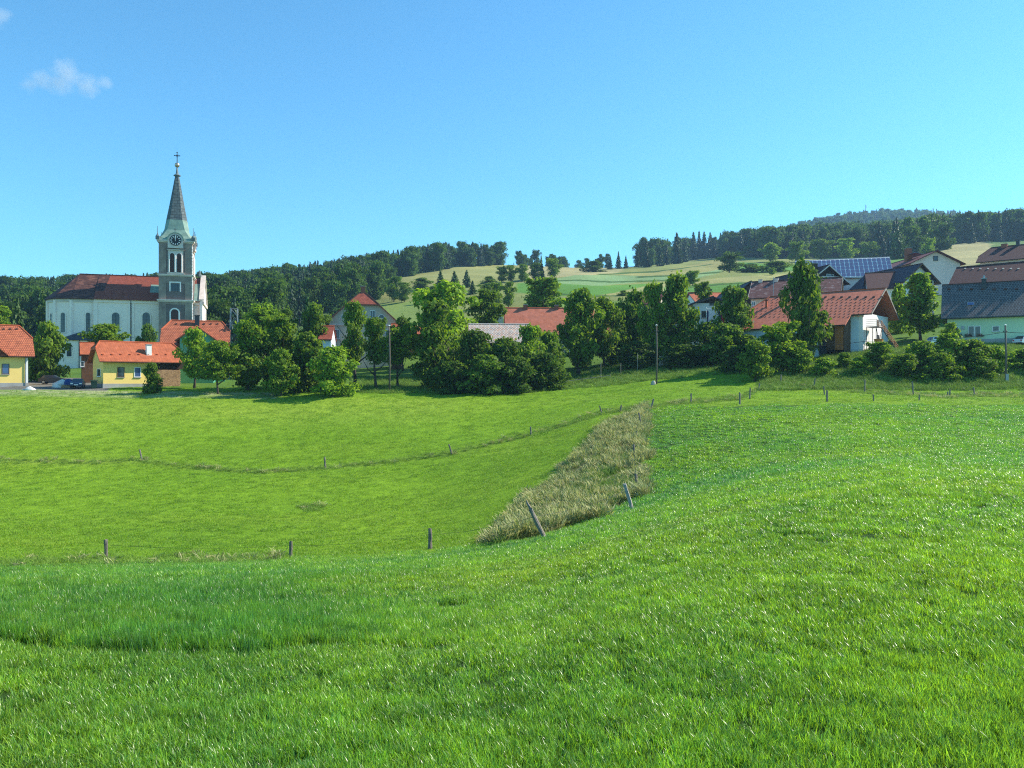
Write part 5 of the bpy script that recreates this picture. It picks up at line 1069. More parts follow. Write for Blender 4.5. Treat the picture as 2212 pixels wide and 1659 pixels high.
for P_, side in ((FR_, 0), (SD_, 1)):
    # paired bell openings
    zb, zt_ = chit(380, 588, 0).z, chit(380, 547, 0).z; wo_ = .49; bw = MB(); cs = (TC - .78, TC + .78); o = None
    q0, q1 = P_(TC - 1.75, zb - .3, .02), P_(TC + 1.75, zt_ + .7, .10)
    o = MB().box(tuple(map(min, q0, q1)), tuple(map(max, q0, q1))).build('bell_window', 'plaster_stone', tw)
    for c in cs:
        vs = [P_(a, z, .12) for a, z in arch_face(c, wo_, zb, zt_ - wo_)]; MB().add(vs, [tuple(range(len(vs)))]).build('louvre', 'louvre_brown', o)
        sl2 = MB(); zz = zb + .2
        while zz < zt_ - wo_: a_, b_ = P_(c - wo_ + .02, zz, .125), P_(c + wo_ - .02, zz + .1, .17); sl2.box(tuple(map(min, a_, b_)), tuple(map(max, a_, b_))); zz += .42
        sl2.build('louvre_slats', 'louvre_brown', o, kind='stuff'); rg = MB(); arch_ring(rg, c, wo_, .12, zb, zt_ - wo_, P_, .11, .2, False); rg.build('arch_moulding', 'plaster_white', o)
    for c in (TC - 1.42, TC, TC + 1.42): p, q = P_(c, zb, .26), P_(c, zt_ - .5, .26); MB().tube(p, q, .13, n=8).build('colonnette', 'plaster_white', o)
    a_, b_ = P_(TC - 1.95, zb - .45, .02), P_(TC + 1.95, zb - .2, .4); MB().box(tuple(map(min, a_, b_)), tuple(map(max, a_, b_))).build('sill', 'plaster_stone', o)
    a_, b_ = P_(TC - 1.95, zt_ + .72, .02), P_(TC + 1.95, zt_ + .9, .35); MB().box(tuple(map(min, a_, b_)), tuple(map(max, a_, b_))).build('hood', 'plaster_stone', o)
    # clock in its round-headed gable
    zc = chit(379, 520, 0).z; rc = 1.28; cb = MB(); pts = [(TC - 1.75, zc - 1.9)] + [(TC - 1.75 * math.cos(math.pi * i / 14), zc + 1.75 * math.sin(math.pi * i / 14)) for i in range(15)] + [(TC + 1.75, zc - 1.9)]
    ex = P_(0, 0, .62); ex0 = P_(0, 0, -1.6); cb.extr([P_(a, z, .62) for a, z in pts], tuple(np.array(ex0) - np.array(ex))); ck = cb.build('clock_gable', 'plaster_stone', tw)
    dd = [P_(TC + rc * math.cos(2 * math.pi * i / 28), zc + rc * math.sin(2 * math.pi * i / 28), .64) for i in range(28)]; dial = MB().extr(dd, tuple(np.array(P_(0, 0, .68)) - np.array(P_(0, 0, .64)))).build('clock_dial', 'dial_black', ck)
    ring = MB(); N_ = 28
    vs = [P_(TC + r_ * math.cos(2 * math.pi * i / N_), zc + r_ * math.sin(2 * math.pi * i / N_), e_) for r_, e_ in ((rc * 1.04, .63), (rc * 1.04, .75), (rc * .96, .75), (rc * .96, .69)) for i in range(N_)]
    ring.add(vs, [(k * N_ + i, k * N_ + (i + 1) % N_, (k + 1) * N_ + (i + 1) % N_, (k + 1) * N_ + i) for k in range(3) for i in range(N_)]).build('dial_ring', 'metal_dark', dial)
    for i in range(12):
        w_ = 2 * math.pi * i / 12; dr, tn_ = np.array([math.cos(w_), math.sin(w_)]), np.array([-math.sin(w_), math.cos(w_)]); q = [np.array([TC, zc]) + dr * rc * f_ + tn_ * t_ for f_, t_ in ((.62, -.09), (.9, -.12), (.9, .12), (.62, .09))]
        MB().extr([P_(a, z, .682) for a, z in q], tuple(np.array(P_(0, 0, .72)) - np.array(P_(0, 0, .682)))).build('hour_mark', 'plaster_white', dial)
    for ang, ln, wd_ in ((91, .62, .13), (84, .92, .09)):
        w_ = R(ang); dr, tn_ = np.array([math.cos(w_), math.sin(w_)]), np.array([-math.sin(w_), math.cos(w_)]); q = [np.array([TC, zc]) + dr * rc * f_ + tn_ * t_ for f_, t_ in ((-.2, -wd_ / 2), (ln, -wd_), (ln, wd_), (-.2, wd_ / 2))]
        MB().extr([P_(a, z, .73) for a, z in q], tuple(np.array(P_(0, 0, .76)) - np.array(P_(0, 0, .73)))).build('clock_hand', 'white_paint', dial)
    hp = MB(); rg0 = [(TC - 1.95 * math.cos(math.pi * i / 14), zc + 1.95 * math.sin(math.pi * i / 14)) for i in range(15)]; rg1 = [(TC - 1.76 * math.cos(math.pi * i / 14), zc + 1.76 * math.sin(math.pi * i / 14)) for i in range(15)]
    vs = [P_(a, z, .75) for a, z in rg0] + [P_(a, z, .75) for a, z in rg1] + [P_(a, z, -2.6) for a, z in rg0] + [P_(a, z, -2.6) for a, z in rg1]; n = 15; fs = []
    for i in range(n - 1): fs += [(i, i + 1, n + i + 1, n + i), (i, 2 * n + i, 2 * n + i + 1, i + 1), (n + i, n + i + 1, 3 * n + i + 1, 3 * n + i)]
    hp.add(vs, fs).build('clock_hood', 'copper_green', ck)
    cz = zc + 1.95; c3 = MB(); p = P_(TC - .1, cz, .4); q = P_(TC - .1, cz + 1.15, .4); c3.tube(p, q, .07, n=6); c3.tube(P_(TC - .45, cz + .8, .4), P_(TC + .25, cz + .8, .4), .06, n=6); c3.build('small_cross', 'metal_dark', ck)
# square window and round-headed window of the lower storeys
zq0, zq1 = chit(378, 629, 0).z, chit(378, 611, 0).z; c = chit(378.5, 620, 0).x; rq = 1.05; mb = MB()
for b in ((c - rq - .28, c - rq, zq0 - .1, zq1 + .28), (c + rq, c + rq + .28, zq0 - .1, zq1 + .28), (c - rq, c + rq, zq1, zq1 + .28)): mb.box((b[0], -.14, b[2]), (b[1], -.004, b[3]))
o = mb.build('window', 'plaster_white', tw); MB().box((c - rq, -.05, zq0), (c + rq, -.003, zq1)).build('pane', 'glass', o); mb = MB()
for k in range(1, 4): x = c - rq + 2 * rq * k / 4; mb.box((x - .03, -.08, zq0), (x + .03, -.052, zq1)); z = zq0 + (zq1 - zq0) * k / 4; mb.box((c - rq, -.079, z - .03), (c + rq, -.053, z + .03))
mb.build('window_bars', 'metal_dark', o)
c = chit(377.5, 690, 0).x; z0, zt_ = chit(377, 712, 0).z, chit(377, 668, 0).z; r_ = .86; mb = MB(); arch_ring(mb, c, r_, .32, z0, zt_ - r_, FR_, .004, .15); o = mb.build('window', 'plaster_white', tw); vs = [FR_(a, z, .04) for a, z in arch_face(c, r_, z0, zt_ - r_)]; MB().add(vs, [tuple(range(len(vs)))]).build('pane', 'louvre_brown', o)
# spire: flared copper skirt, then slate
def ring8(a, ch_, z, c=(TC, TC)):
    k = a - ch_; return [(c[0] + x, c[1] + y, z) for x, y in ((-k, -a), (k, -a), (a, -k), (a, k), (k, a), (-k, a), (-a, k), (-a, -k))]
zs = lambda dy: chit(380, dy, TC).z
z0 = zTop + .16; zk, zn = zs(478), zs(381)
sk = MB().loft([ring8(W / 2 + .55, .25, z0 - .12), ring8(W / 2 + .5, .3, z0 + .15), ring8(W / 2 - .25, .5, z0 + (zk - z0) * .22), ring8(W / 2 - .95, .75, z0 + (zk - z0) * .52), ring8(2.35, .95, zk)]).build('spire_skirt', 'copper_green', ch)
MB().loft([ring8(2.36, .95, zk + .002), ring8(1.72, .72, zk + (zn - zk) * .32), ring8(1.08, .45, zk + (zn - zk) * .66), ring8(.46, .19, zn)]).build('spire', 'slate_spire', ch)
MB().lathe([(.5, 0), (.85, .12), (.85, .3), (.5, .42), (.34, .7), (.16, zs(362) - zn)], (TC, TC, zn), 12).build('finial', 'copper_dark', ch, True)
zb = zs(356.5); MB().lathe([(.02, -.6), (.3, -.52), (.52, -.3), (.6, 0), (.52, .3), (.3, .52), (.02, .6)], (TC, TC, zb), 16).build('ball', 'gold', ch, True)
z1 = zs(328); mb = MB().tube((TC, TC, zb + .55), (TC, TC, z1), .11, .08, 8); zc = zb + .55 + (z1 - zb - .55) * .66; mb.tube((TC - .62, TC, zc), (TC + .62, TC, zc), .09, n=8)
for d_ in (-.62, .62): mb.lathe([(.02, -.16), (.16, 0), (.02, .16)], (TC + d_, TC, zc), 8)
mb.lathe([(.02, -.2), (.2, 0), (.02, .2)], (TC, TC, z1 - .15), 8); vs = []
for k in range(4): a_ = R(45 + 90 * k); mb.tube((TC, TC, zc), (TC + .42 * math.cos(a_), TC, zc + .42 * math.sin(a_)), .04, n=5)
mb.build('cross', 'metal_dark', ch)
for (x, y) in ((-.35, -.35), (W + .35, -.35), (W + .35, W + .35), (-.35, W + .35)): MB().box((x - .42, y - .42, zTop + .2), (x + .42, y + .42, zTop + 1.0)).lathe([(.4, 0), (.16, .5), (.07, .9), (.05, 2.4)], (x, y, zTop + 1.0), 8).build('corner_pinnacle', 'copper_dark', ch)
# nave and apse
NY0, NY1 = 4.5, 18.0; NC = (NY0 + NY1) / 2; XN = chit(204, 680, NY0).x; XR = W + 1.5; ze = chit(270, 648, NY0).z; zrd = chit(250, 595, NC).z
MB().box((XN, NY0, -4), (XR, NY1, ze)).build('nave', 'plaster_church', ch); RA = 6.3; XC = chit(107.5, 680, NC).x + RA * .951
apv = [(XN + .01, NC - RA)] + [(XC + RA * math.cos(R(a)), NC + RA * math.sin(R(a))) for a in (-90, -126, -162, 162, 126, 90)] + [(XN + .01, NC + RA)]
n = len(apv); MB().add([(x, y, -4) for x, y in apv] + [(x, y, ze) for x, y in apv], [tuple(range(n)), tuple(range(n, 2 * n))[::-1]] + [((i + 1) % n, i, n + i, n + (i + 1) % n) for i in range(n)]).build('apse', 'plaster_church', ch)
oh = .75; kb = .30                                                     # roof: lower dark band, upper tiles
def lerp3(a, b, t): return tuple(np.array(a) * (1 - t) + np.array(b) * t)
XRr = XR + .1; E0, E1 = (XN, NY0 - oh, ze + .1), (XRr, NY0 - oh, ze + .1); R0, R1 = (XN, NC, zrd), (XRr, NC, zrd)
B0, B1 = (XN, NY0 + 1.35, ze + 2.15), (XRr, NY0 + 1.35, ze + 2.15); SP = chit(228, 620, NC - 3).x
mk = lambda P, m, nm: MB().slab(P, .2).build(nm, m, ch)
mk([[E0, E1, B1, B0]], 'tile_church_new', 'lower_roof'); back = lambda p: (p[0], 2 * NC - p[1], p[2])
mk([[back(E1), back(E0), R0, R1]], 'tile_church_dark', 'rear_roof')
GX = chit(322, 635, NY0).x
mk([[(SP, B0[1], B0[2] + .02), (XRr, B1[1], B1[2] + .02), (XRr, NC, zrd + .02), (SP + .7, NC, zrd + .02)]], 'tile_church_new', 'nave_roof')
mk([[(XN, B0[1], B0[2] + .01), (SP, B0[1], B0[2] + .015), (SP + .7, NC, zrd + .01), (XN, NC, zrd + .01)]], 'tile_church_old', 'old_roof')
cp = lambda x0, x1, t0, t1, e_: [lerp3((x0, B0[1], B0[2] + e_), (x0, NC, zrd + e_), t0), lerp3((x1, B0[1], B0[2] + e_), (x1, NC, zrd + e_), t0), lerp3((x1, B0[1], B0[2] + e_), (x1, NC, zrd + e_), t1), lerp3((x0, B0[1], B0[2] + e_), (x0, NC, zrd + e_), t1)]
MB().slab([cp(GX, W + .02, .0, .48, .10)], .07).build('copper_sheet', 'copper_green', ch); _c = cp(W + .1, XRr - .02, 0, .62, .09); MB().slab([[(W + .1, E1[1] - .02, E1[2] + .09), (XRr - .02, E1[1] - .02, E1[2] + .09), _c[1], _c[0]], _c], .07).build('copper_sheet', 'copper_green', ch)
XA = XC + .4; ap = [(XN, NC - RA - oh, ze + .1)] + [(XC + (RA + oh) * math.cos(R(a)), NC + (RA + oh) * math.sin(R(a)), ze + .1) for a in (-90, -126, -162, 162, 126, 90)] + [(XN, NC + RA + oh, ze + .1)]
top = (XC + .6, NC, zrd); P = [[ap[1], ap[0], (XN, NC, zrd), top]] + [[ap[i + 1], ap[i], top] for i in range(1, 6)] + [[ap[7], ap[6], top, (XN, NC, zrd)]]
for i, q in enumerate(P): MB().slab([q], .2).build('apse_roof', 'tile_church_old' if i in (0, 1) else 'tile_church_dark', ch)  # facets turned left get darker tile, their shade put into the colour
MB().tube((top[0], NC, zrd + .05), (XRr, NC, zrd + .05), .14, n=6).build('ridge_cap', 'ridge_dark', ch)
# wall divisions, downpipe, windows
pl = MB()
for dx in (206.5, 280, 286): 
    x = chit(dx, 690, NY0).x; pl.box((x - .45, NY0 - .14, -4), (x + .45, NY0 - .003, ze - .3))
pl.box((XN, NY0 - .28, ze - .75), (XR, NY0 - .004, ze - .02)); pl.build('pilaster', 'plaster_church', ch)
x = chit(283, 700, NY0).x; MB().tube((x, NY0 - .24, -3), (x, NY0 - .24, ze), .11, n=8).build('downpipe', 'metal_dark', ch)
def arched(P, c, r, z0, zt_, fw=.22, pane='glass'):
    mb = MB(); arch_ring(mb, c, r, fw, z0, zt_ - r, P, .004, .12); o = mb.build('arched_window', 'plaster_church', ch); vs = [P(a, z, .03) for a, z in arch_face(c, r, z0, zt_ - r)]; MB().add(vs, [tuple(range(len(vs)))]).build('pane', pane, o); b = MB()
    for f_ in (0,): p, q = P(c - .035, z0, .035), P(c + .035, zt_ - .1, .07); b.add([p, P(c + .035, z0, .035), q, P(c - .035, zt_ - .1, .07)], [(0, 1, 2, 3)])
    for k in range(1, 5): z = z0 + (zt_ - r - z0) * k / 4; b.add([P(c - r, z - .03, .05), P(c + r, z - .03, .05), P(c + r, z + .03, .05), P(c - r, z + .03, .05)], [(0, 1, 2, 3)])
    b.build('glazing_bar', 'metal_dark', o)
NF = lambda a, z, e: (a, NY0 - e, z)
for dx in (250, 316): c = chit(dx, 690, NY0).x; arched(NF, c, .86, chit(dx, 717, NY0).z, chit(dx, 675, NY0).z)
for i, (dx, rr_) in enumerate(((190.5, .52), (157, .56), (124.5, .5))):
    i0, i1 = (0, 1) if i == 0 else (i, i + 1); A, B = Vector((*apv[i0], 0)), Vector((*apv[i1], 0)); tdir = (B - A).normalized(); nrm = Vector((tdir.y, -tdir.x, 0)); mid = (A + B) / 2
    if (mid - Vector((XC, NC, 0))).dot(nrm) < 0: nrm = -nrm
    if i == 0: mid = Vector((chit(dx, 690, NC - RA).x, NC - RA, 0))
    Pf = lambda a, z, e, mid=mid, tdir=tdir, nrm=nrm: tuple(mid + tdir * a + nrm * e + Vector((0, 0, z)))
    arched(Pf, 0, rr_, chit(dx, 718, NY0).z, chit(dx, 675, NY0).z)
for i in range(1, 4): x, y = apv[i]; v_ = Vector((x - XC, y - NC, 0)).normalized() * .06; MB().tube((x + v_.x, y + v_.y, -4), (x + v_.x, y + v_.y, ze - .3), .42, n=6).build('pilaster', 'plaster_church', ch)
cz = MB()
for i in range(0, 6):
    A, B = Vector((*apv[i], 0)), Vector((*apv[i + 1], 0)); t_ = (B - A).normalized(); n_ = Vector((t_.y, -t_.x, 0)); n_ = n_ if (A - Vector((XC, NC, 0))).dot(n_) > 0 else -n_
    cz.extr([tuple(A + n_ * .004 + Vector((0, 0, ze - .75))), tuple(B + n_ * .004 + Vector((0, 0, ze - .75))), tuple(B + n_ * .25 + Vector((0, 0, ze - .75))), tuple(A + n_ * .25 + Vector((0, 0, ze - .75)))], (0, 0, .7))
cz.build('eaves_cornice', 'plaster_stone', ch)
# west front with its gable, pinnacle and doorway side
gx = XR + .003; MB().extr([(gx, NY0 - .5, -4), (gx, NY1 + .5, -4), (gx, NY1 + .5, ze + .4), (gx, NC, zrd + .5), (gx, NY0 - .5, ze + .4)], (.7, 0, 0)).build('west_front', 'plaster_white', ch)
mb = MB(); 
for g_ in (-1, 1): a_, b_ = (NC, zrd + .5), (NC + g_ * (NC - NY0 + .7), ze + .3); mb.extr([(gx - .15, a_[0], a_[1]), (gx - .15, b_[0], b_[1]), (gx - .15, b_[0], b_[1] + .35), (gx - .15, a_[0], a_[1] + .35)], (1.2, 0, 0))
mb.box((gx + .7, NY0 - .6, ze - .5), (gx + 1.05, NY1 + .6, ze + .2)); mb.build('gable_cornice', 'plaster_stone', ch)
px_ = gx - .4; MB().lathe([(.5, -.2), (.5, .3), (.28, .6), (.36, .85), (.1, 1.4), (.06, zs(577.5) - zrd - 1.1)], (px_, NC - 1.5, zrd + .5), 8).build('pinnacle', 'copper_dark', ch)
for y in (NC - 3.2, NC + 3.2): arched(lambda a, z, e, y=y: (gx + .7 + e, y + a, z), 0, .5, ze - 5.5, ze - 1.5, .15)
# low round sacristy in front of the apse
sc_ = chit(162, 760, NC - RA - 3.2); xs0, xs1 = chit(124, 760, NC - RA - 3.0).x, chit(202, 760, NC - RA - 3.0).x; SY = NC - RA - 3.2; zse = chit(160, 734, SY).z; zsa = chit(173, 716, SY + 3.2).z
sp = [(xs0, NC - RA + 2), (xs0, SY + 1.2), (xs0 + 1.3, SY), (xs1 - 1.3, SY), (xs1, SY + 1.2), (xs1, NC - RA + 2)]; n = len(sp)
sa = MB().add([(x, y, -4) for x, y in sp] + [(x, y, zse) for x, y in sp], [tuple(range(n))[::-1], tuple(range(n, 2 * n))] + [(i, (i + 1) % n, n + (i + 1) % n, n + i) for i in range(n)]).build('sacristy', 'plaster_church', ch)
cx_ = (xs0 + xs1) / 2; eo = [(cx_ + (x - cx_) * 1.1, y - .45 if y < NC - RA else y, zse) for x, y in sp]; ap_ = (cx_ + .6, SY + 3.6, zsa)
MB().slab([[eo[i], eo[i + 1], ap_] for i in range(n - 1)] + [[eo[n - 1], eo[0], ap_]], .15).build('sacristy_roof', 'tile_slate', ch)
Sf = lambda a, z, e: (a, SY - e, z); c = chit(149.5, 758, SY).x; arched(Sf, c, .52, chit(149, 770, SY).z, chit(149, 746, SY).z, .25)
x = chit(171, 760, SY).x; MB().tube((x, SY - .12, -3), (x, SY - .12, zse - .1), .08, n=8).build('downpipe', 'metal_dark', ch)
# ---------------------------------------------------------------- fence posts
rs = random.Random(11)
def post_mesh(seed, fork=False):
    r_ = random.Random(seed); mb = MB(); n = 9; rings = []
    for k in range(7):
        t = k / 6; rings.append([(math.cos(6.283 * i / n) * .5 * (1 + .18 * r_.uniform(-1, 1)) + .25 * math.sin(t * 4 + seed) * .3, math.sin(6.283 * i / n) * .5 * (1 + .18 * r_.uniform(-1, 1)), t + (.035 * r_.uniform(-1, 1) if k == 6 else 0)) for i in range(n)])
    mb.loft(rings)
    if fork: mb.path([(0, 0, .78), (-.25, 0, .92), (-.75, 0, 1.04)], [.42, .36, .22], 7)
    return mb
PM = [post_mesh(i).mesh('post', 'wood_post') for i in range(5)]; PF = post_mesh(9, True).mesh('post', 'wood_grey'); PLt = post_mesh(12).mesh('post', 'wood_pale')
POSTS = [  # foot column, foot row, top column, top row, thickness, label
 (229,1206,229,1166,.13,'thick upright fence post at the left end of the crop edge'), (628,1203,628,1169,.13,'upright fence post on the crop edge, second from the left'), (929,1186,928,1143,.15,'stout upright fence post on the crop edge near the dry bank'),
 (1178,1164,1146,1100,.14,'forked grey fence post leaning far over in front of the dry bank'), (1366,1100,1349,1046,.12,'pale sunlit fence post leaning on the dry bank'), (1378,1054,1373,1024,.12,'short leaning post just behind the pale sunlit one'),
 (1372,992,1368,960,.12,'dark leaning post halfway up the dry bank'), (1375,954,1375,932,.11,'small upright post above the dark leaning one on the dry bank'), (1386,924,1380,892,.12,'thin leaning post near the top of the dry bank'), (1406,884,1412,862,.14,'corner post where the fence lines meet above the dry bank'),
 (307,994,302,971,.13,'weathered post on the meadow fence, leftmost'), (703,1011,701,987,.14,'post on the meadow fence, second from the left'), (976,981,970,960,.13,'tilted dark post on the meadow fence, third from the left'), (1147,940,1146,922,.13,'pale post on the meadow fence, fourth from the left'),
 (1300,892,1295,877,.11,'thin post on the meadow fence short of the dry bank'), (1340,889,1342,875,.11,'last post of the meadow fence before the dry bank'),
 (1493,870,1493,850,.14,'post beyond the crop, first right of the corner post'), (1598,874,1598,848,.15,'sturdy post on the far crop edge, second right of the corner'), (1619,862,1621,838,.13,'slim post behind the sturdy one on the far crop edge'), (1639,843,1641,829,.13,'short post below the young sunlit tree'),
 (1687,828,1687,810,.13,'post below the bright leafy tree'), (1757,838,1761,817,.13,'tilted post in long grass below the bank, right of the bright tree'), (1781,853,1779,834,.13,'post close behind the double post on the far crop edge'), (1787,868,1786,843,.16,'front post of the pair on the far crop edge'),
 (1868,848,1868,821,.13,'post at the foot of the bank below the barn stairs'), (1887,866,1886,852,.11,'low stake at the crop edge right of the pair'), (1973,853,1970,825,.14,'tall dark post at the foot of the bushy bank'), (1986,865,1986,853,.09,'thin low stake below the bushy bank'),
 (2047,859,2047,846,.10,'short stake of a close pair below the bank'), (2051,858,2053,842,.10,'longer stake of a close pair below the bank'), (2105,854,2103,837,.13,'post nearest the roadside pole'), (1240,1145,1240,1138,.05,'x')]
for i, (fx, fy, tx, ty, th, lb) in enumerate(POSTS[:-1]):
    x, y, z = ground_at(fx, fy, 30, 118); k = y / F; L = (fy - ty) * k; dxm = (tx - fx) * k; o = bpy.data.objects.new('fence_post', PF if i == 3 else PLt if i == 4 else PM[i % 5]); COL.objects.link(o)
    d = Vector((dxm, rs.uniform(-.08, .08), L)); s_ = max(.16, th * 1.3); q = d.normalized().to_track_quat('Z', 'Y'); o.rotation_mode = 'QUATERNION'; o.rotation_quaternion = q
    o.location = Vector((x, y, z)) - d.normalized() * .35; o.scale = (s_, s_, d.length + .35); tag(o, lb, 'fence post', 'field fence posts')
# wires of the field fences, hung between neighbouring posts
FP = [o for o in COL.objects if o.name.startswith('fence_post')]
def topof(o, f): return o.location + o.rotation_quaternion @ Vector((0, 0, o.scale.z * f))
def wire(name, pts, r, lb, cat='wire', m='metal_dark', sag=.15):
    P = []
    for a, b in zip(pts[:-1], pts[1:]):
        for k in range(8): t = k / 8; P.append(a.lerp(b, t) - Vector((0, 0, sag * 4 * t * (1 - t))))
    P.append(pts[-1]); o = MB().path(P, [r] * len(P), 5).build(name, m); tag(o, lb, cat); return o
wire('fence_wire', [topof(FP[i], .8) for i in (0, 1, 2, 3, 4, 5, 6, 7, 8, 9)], .006, 'thin wire along the posts of the crop edge and dry bank', 'fence wire')
wire('fence_wire', [topof(FP[i], .8) for i in (10, 11, 12, 13, 14, 15, 9)], .006, 'thin wire along the posts of the meadow fence', 'fence wire')
# ---------------------------------------------------------------- utility poles and cables
def upole(dx, dyb, dyt, Y, lb, cap=True, tilt=0.0):
    x, y, z = gpt(dx, Y); r0 = empty('utility_pole', (x, y, z), 0, lb, 'utility pole'); h_ = (HY - dyt) / F * Y - z; top = Vector((tilt * h_, 0, h_))
    MB().path([(0, 0, -.8), (tilt * h_ * .5 + .06, 0, h_ * .5), tuple(top)], [.15, .13, .10], 10).build('pole', 'pole_wood', r0, True)
    if cap: MB().lathe([(.16, 0), (.17, .06), (.05, .14)], tuple(top), 10).build('pole_cap', 'white_paint', r0)
    a = MB(); a.tube(top + Vector((-.25, 0, -.9)), top + Vector((.25, 0, -.9)), .04, n=6)
    for g_ in (-.22, .22): a.lathe([(.03, 0), (.06, .05), (.06, .14), (.02, .2)], tuple(top + Vector((g_, 0, -.88))), 8)
    a.build('insulator_arm', 'metal_dark', r0)
    return Vector((x, y, z)) + top
t1 = upole(841, 813, 704, 124, 'weathered wooden utility pole in front of the cream house')
t2 = upole(1418, 825, 703, 117, 'tall grey wooden utility pole standing alone at the meadow edge')
t3 = upole(2173, 838, 703, 108, 'wooden utility pole with metal foot by the bushy bank at the right', tilt=-.012)
x, y, z = gpt(2173, 108); o = MB().box((-.2, -.26, -.3), (.2, -.18, 1.15)).build('foot_plate', 'metal_grey', None); o.location = (x + .02, y, z); o.parent = [q for q in COL.objects if q.name.startswith('utility_pole')][2]; o.location = (.02, 0, 0)
x, y, z = gpt(1418, 117); so_ = MB().loft([[(.32 * r_ * math.cos(i) * (1 + .2 * math.sin(3 * i)), .32 * r_ * math.sin(i), zz) for i in [k * .785 for k in range(8)]] for r_, zz in ((1.2, -.2), (1.1, .25), (.5, .5))]).build('stone', 'concrete'); so_.location = (x - .5, y - .3, z); tag(so_, 'dark stone at the foot of the lone utility pole', 'stone')
wire('power_cable', [t3 - Vector((0, 0, .9)), Vector(wpt(1862, 738, 119)), Vector(wpt(1640, 744, 121))], .035, 'black cable sagging left from the roadside pole across the bank', 'cable', 'rubber', .5)
wire('power_cable', [t3 - Vector((0, 0, .9)), Vector(wpt(2260, 718, 104))], .035, 'short black cable leaving the roadside pole to the right', 'cable', 'rubber', .1)
wire('power_cable', [t1 - Vector((0, 0, .9)), Vector(wpt(900, 716, 140))], .025, 'cable from the wooden pole by the cream house to the right', 'cable', 'rubber', .3)
wire('power_cable', [Vector(wpt(250, 733, 170)), Vector(wpt(420, 695, 146))], .03, 'cable crossing the church wall to the green house chimney', 'cable', 'rubber', .5)
# lattice transformer mast
Y = 150; x, y, z = gpt(506, Y); r0 = empty('lattice_mast', (x, y, z), R(12), 'grey steel lattice mast rising beside the green house', 'mast'); h_ = (HY - 667) / F * Y - z; mb = MB(); a = .75
for g1 in (-1, 1):
    for g2 in (-1, 1): MB().tube((g1 * a * 1.3, g2 * a * 1.3, -.5), (g1 * a * .8, g2 * a * .8, h_), .07, n=5).build('leg', 'metal_grey', r0)
for k in range(9):
    z0, z1 = h_ * k / 9, h_ * (k + 1) / 9; q0, q1 = a * (1.3 - .5 * k / 9), a * (1.3 - .5 * (k + 1) / 9)
    for g2 in (-1, 1): s1 = 1 if k % 2 else -1; mb.tube((-s1 * q0, g2 * q0, z0), (s1 * q1, g2 * q1, z1), .035, n=4).tube((g2 * q0, -s1 * q0, z0), (g2 * q1, s1 * q1, z1), .035, n=4)
mb.build('bracing', 'metal_grey', r0); MB().tube((-2.0, 0, h_ * .78), (2.0, 0, h_ * .78), .07, n=5).tube((-.7, -.6, h_), (.7, -.6, h_), .06, n=5).build('crossarm', 'metal_grey', r0)
# radio mast on the far hill
Y = 1790; x = (1870 - CX) / F * Y; z = hz(x, Y); r0 = empty('radio_mast', (x, Y, z), 0, 'slender radio mast on top of the far wooded hill', 'mast'); h_ = (HY - 442) / F * Y - z
MB().tube((0, 0, -1), (0, 0, h_), 1.1, .45, 6).build('mast', 'metal_grey', r0); MB().tube((0, -1.5, h_ * .8), (0, -1.5, h_ * .95), .9, n=6).build('antenna', 'metal_grey', r0)
# ---------------------------------------------------------------- orchard fence, gate and paling
mb = None
for i, (dx, dyb, dyt, Y) in enumerate(((1298, 806, 770, 132), (1341, 802, 776, 133), (1377, 800, 760, 134))):
    x, y, z = gpt(dx, Y); o = MB().tube((0, 0, -.3), (0, 0, (dyb - dyt) / F * Y), .05, n=6).build('orchard_stake', 'wood_grey'); o.location = (x, y, z); tag(o, 'pale thin stake in the shady orchard, %s of three' % ('leftmost', 'middle', 'rightmost')[i], 'stake', 'orchard stakes')
Y = 131; p, q = Vector(gpt(1218, Y)), Vector(gpt(1318, Y)); o = MB().tube(p + Vector((0, 0, .5)), q + Vector((0, 0, .5)), .05, n=6).tube(p + Vector((0, 0, -.2)), p + Vector((0, 0, .7)), .05, n=6).tube(q + Vector((0, 0, -.2)), q + Vector((0, 0, .7)), .05, n=6).build('orchard_rail', 'wood_grey'); tag(o, 'low pale rail along the foot of the shady orchard', 'rail')
r0 = empty('paling_fence', gpt(1446, 136), R(8), 'grey board fence in the shade behind the lone utility pole', 'fence')
for k in range(9): MB().box((-1.8 + .42 * k, 0, -.3), (-1.8 + .42 * k + .3, .05, 1.9 - .1 * (k % 3))).build('board', 'wood_grey', r0)
MB().box((-1.9, .055, .4), (2.1, .1, .5)).box((-1.9, .055, 1.3), (2.1, .1, 1.4)).build('rail', 'wood_grey', r0)
r0 = empty('rail_fence', gpt(1895, 119), R(-4), 'short wooden rail fence below the barn stairs', 'fence'); hh_ = 2.6
for xx in (-1.1, 1.1): MB().tube((xx, 0, -.5), (xx, 0, hh_), .08, n=6).build('post', 'wood_grey', r0)
for k in range(3): MB().tube((-1.3, -.06, .7 + .7 * k), (1.5, -.06, .7 + .7 * k), .06, n=6).build('rail', 'wood_grey', r0)
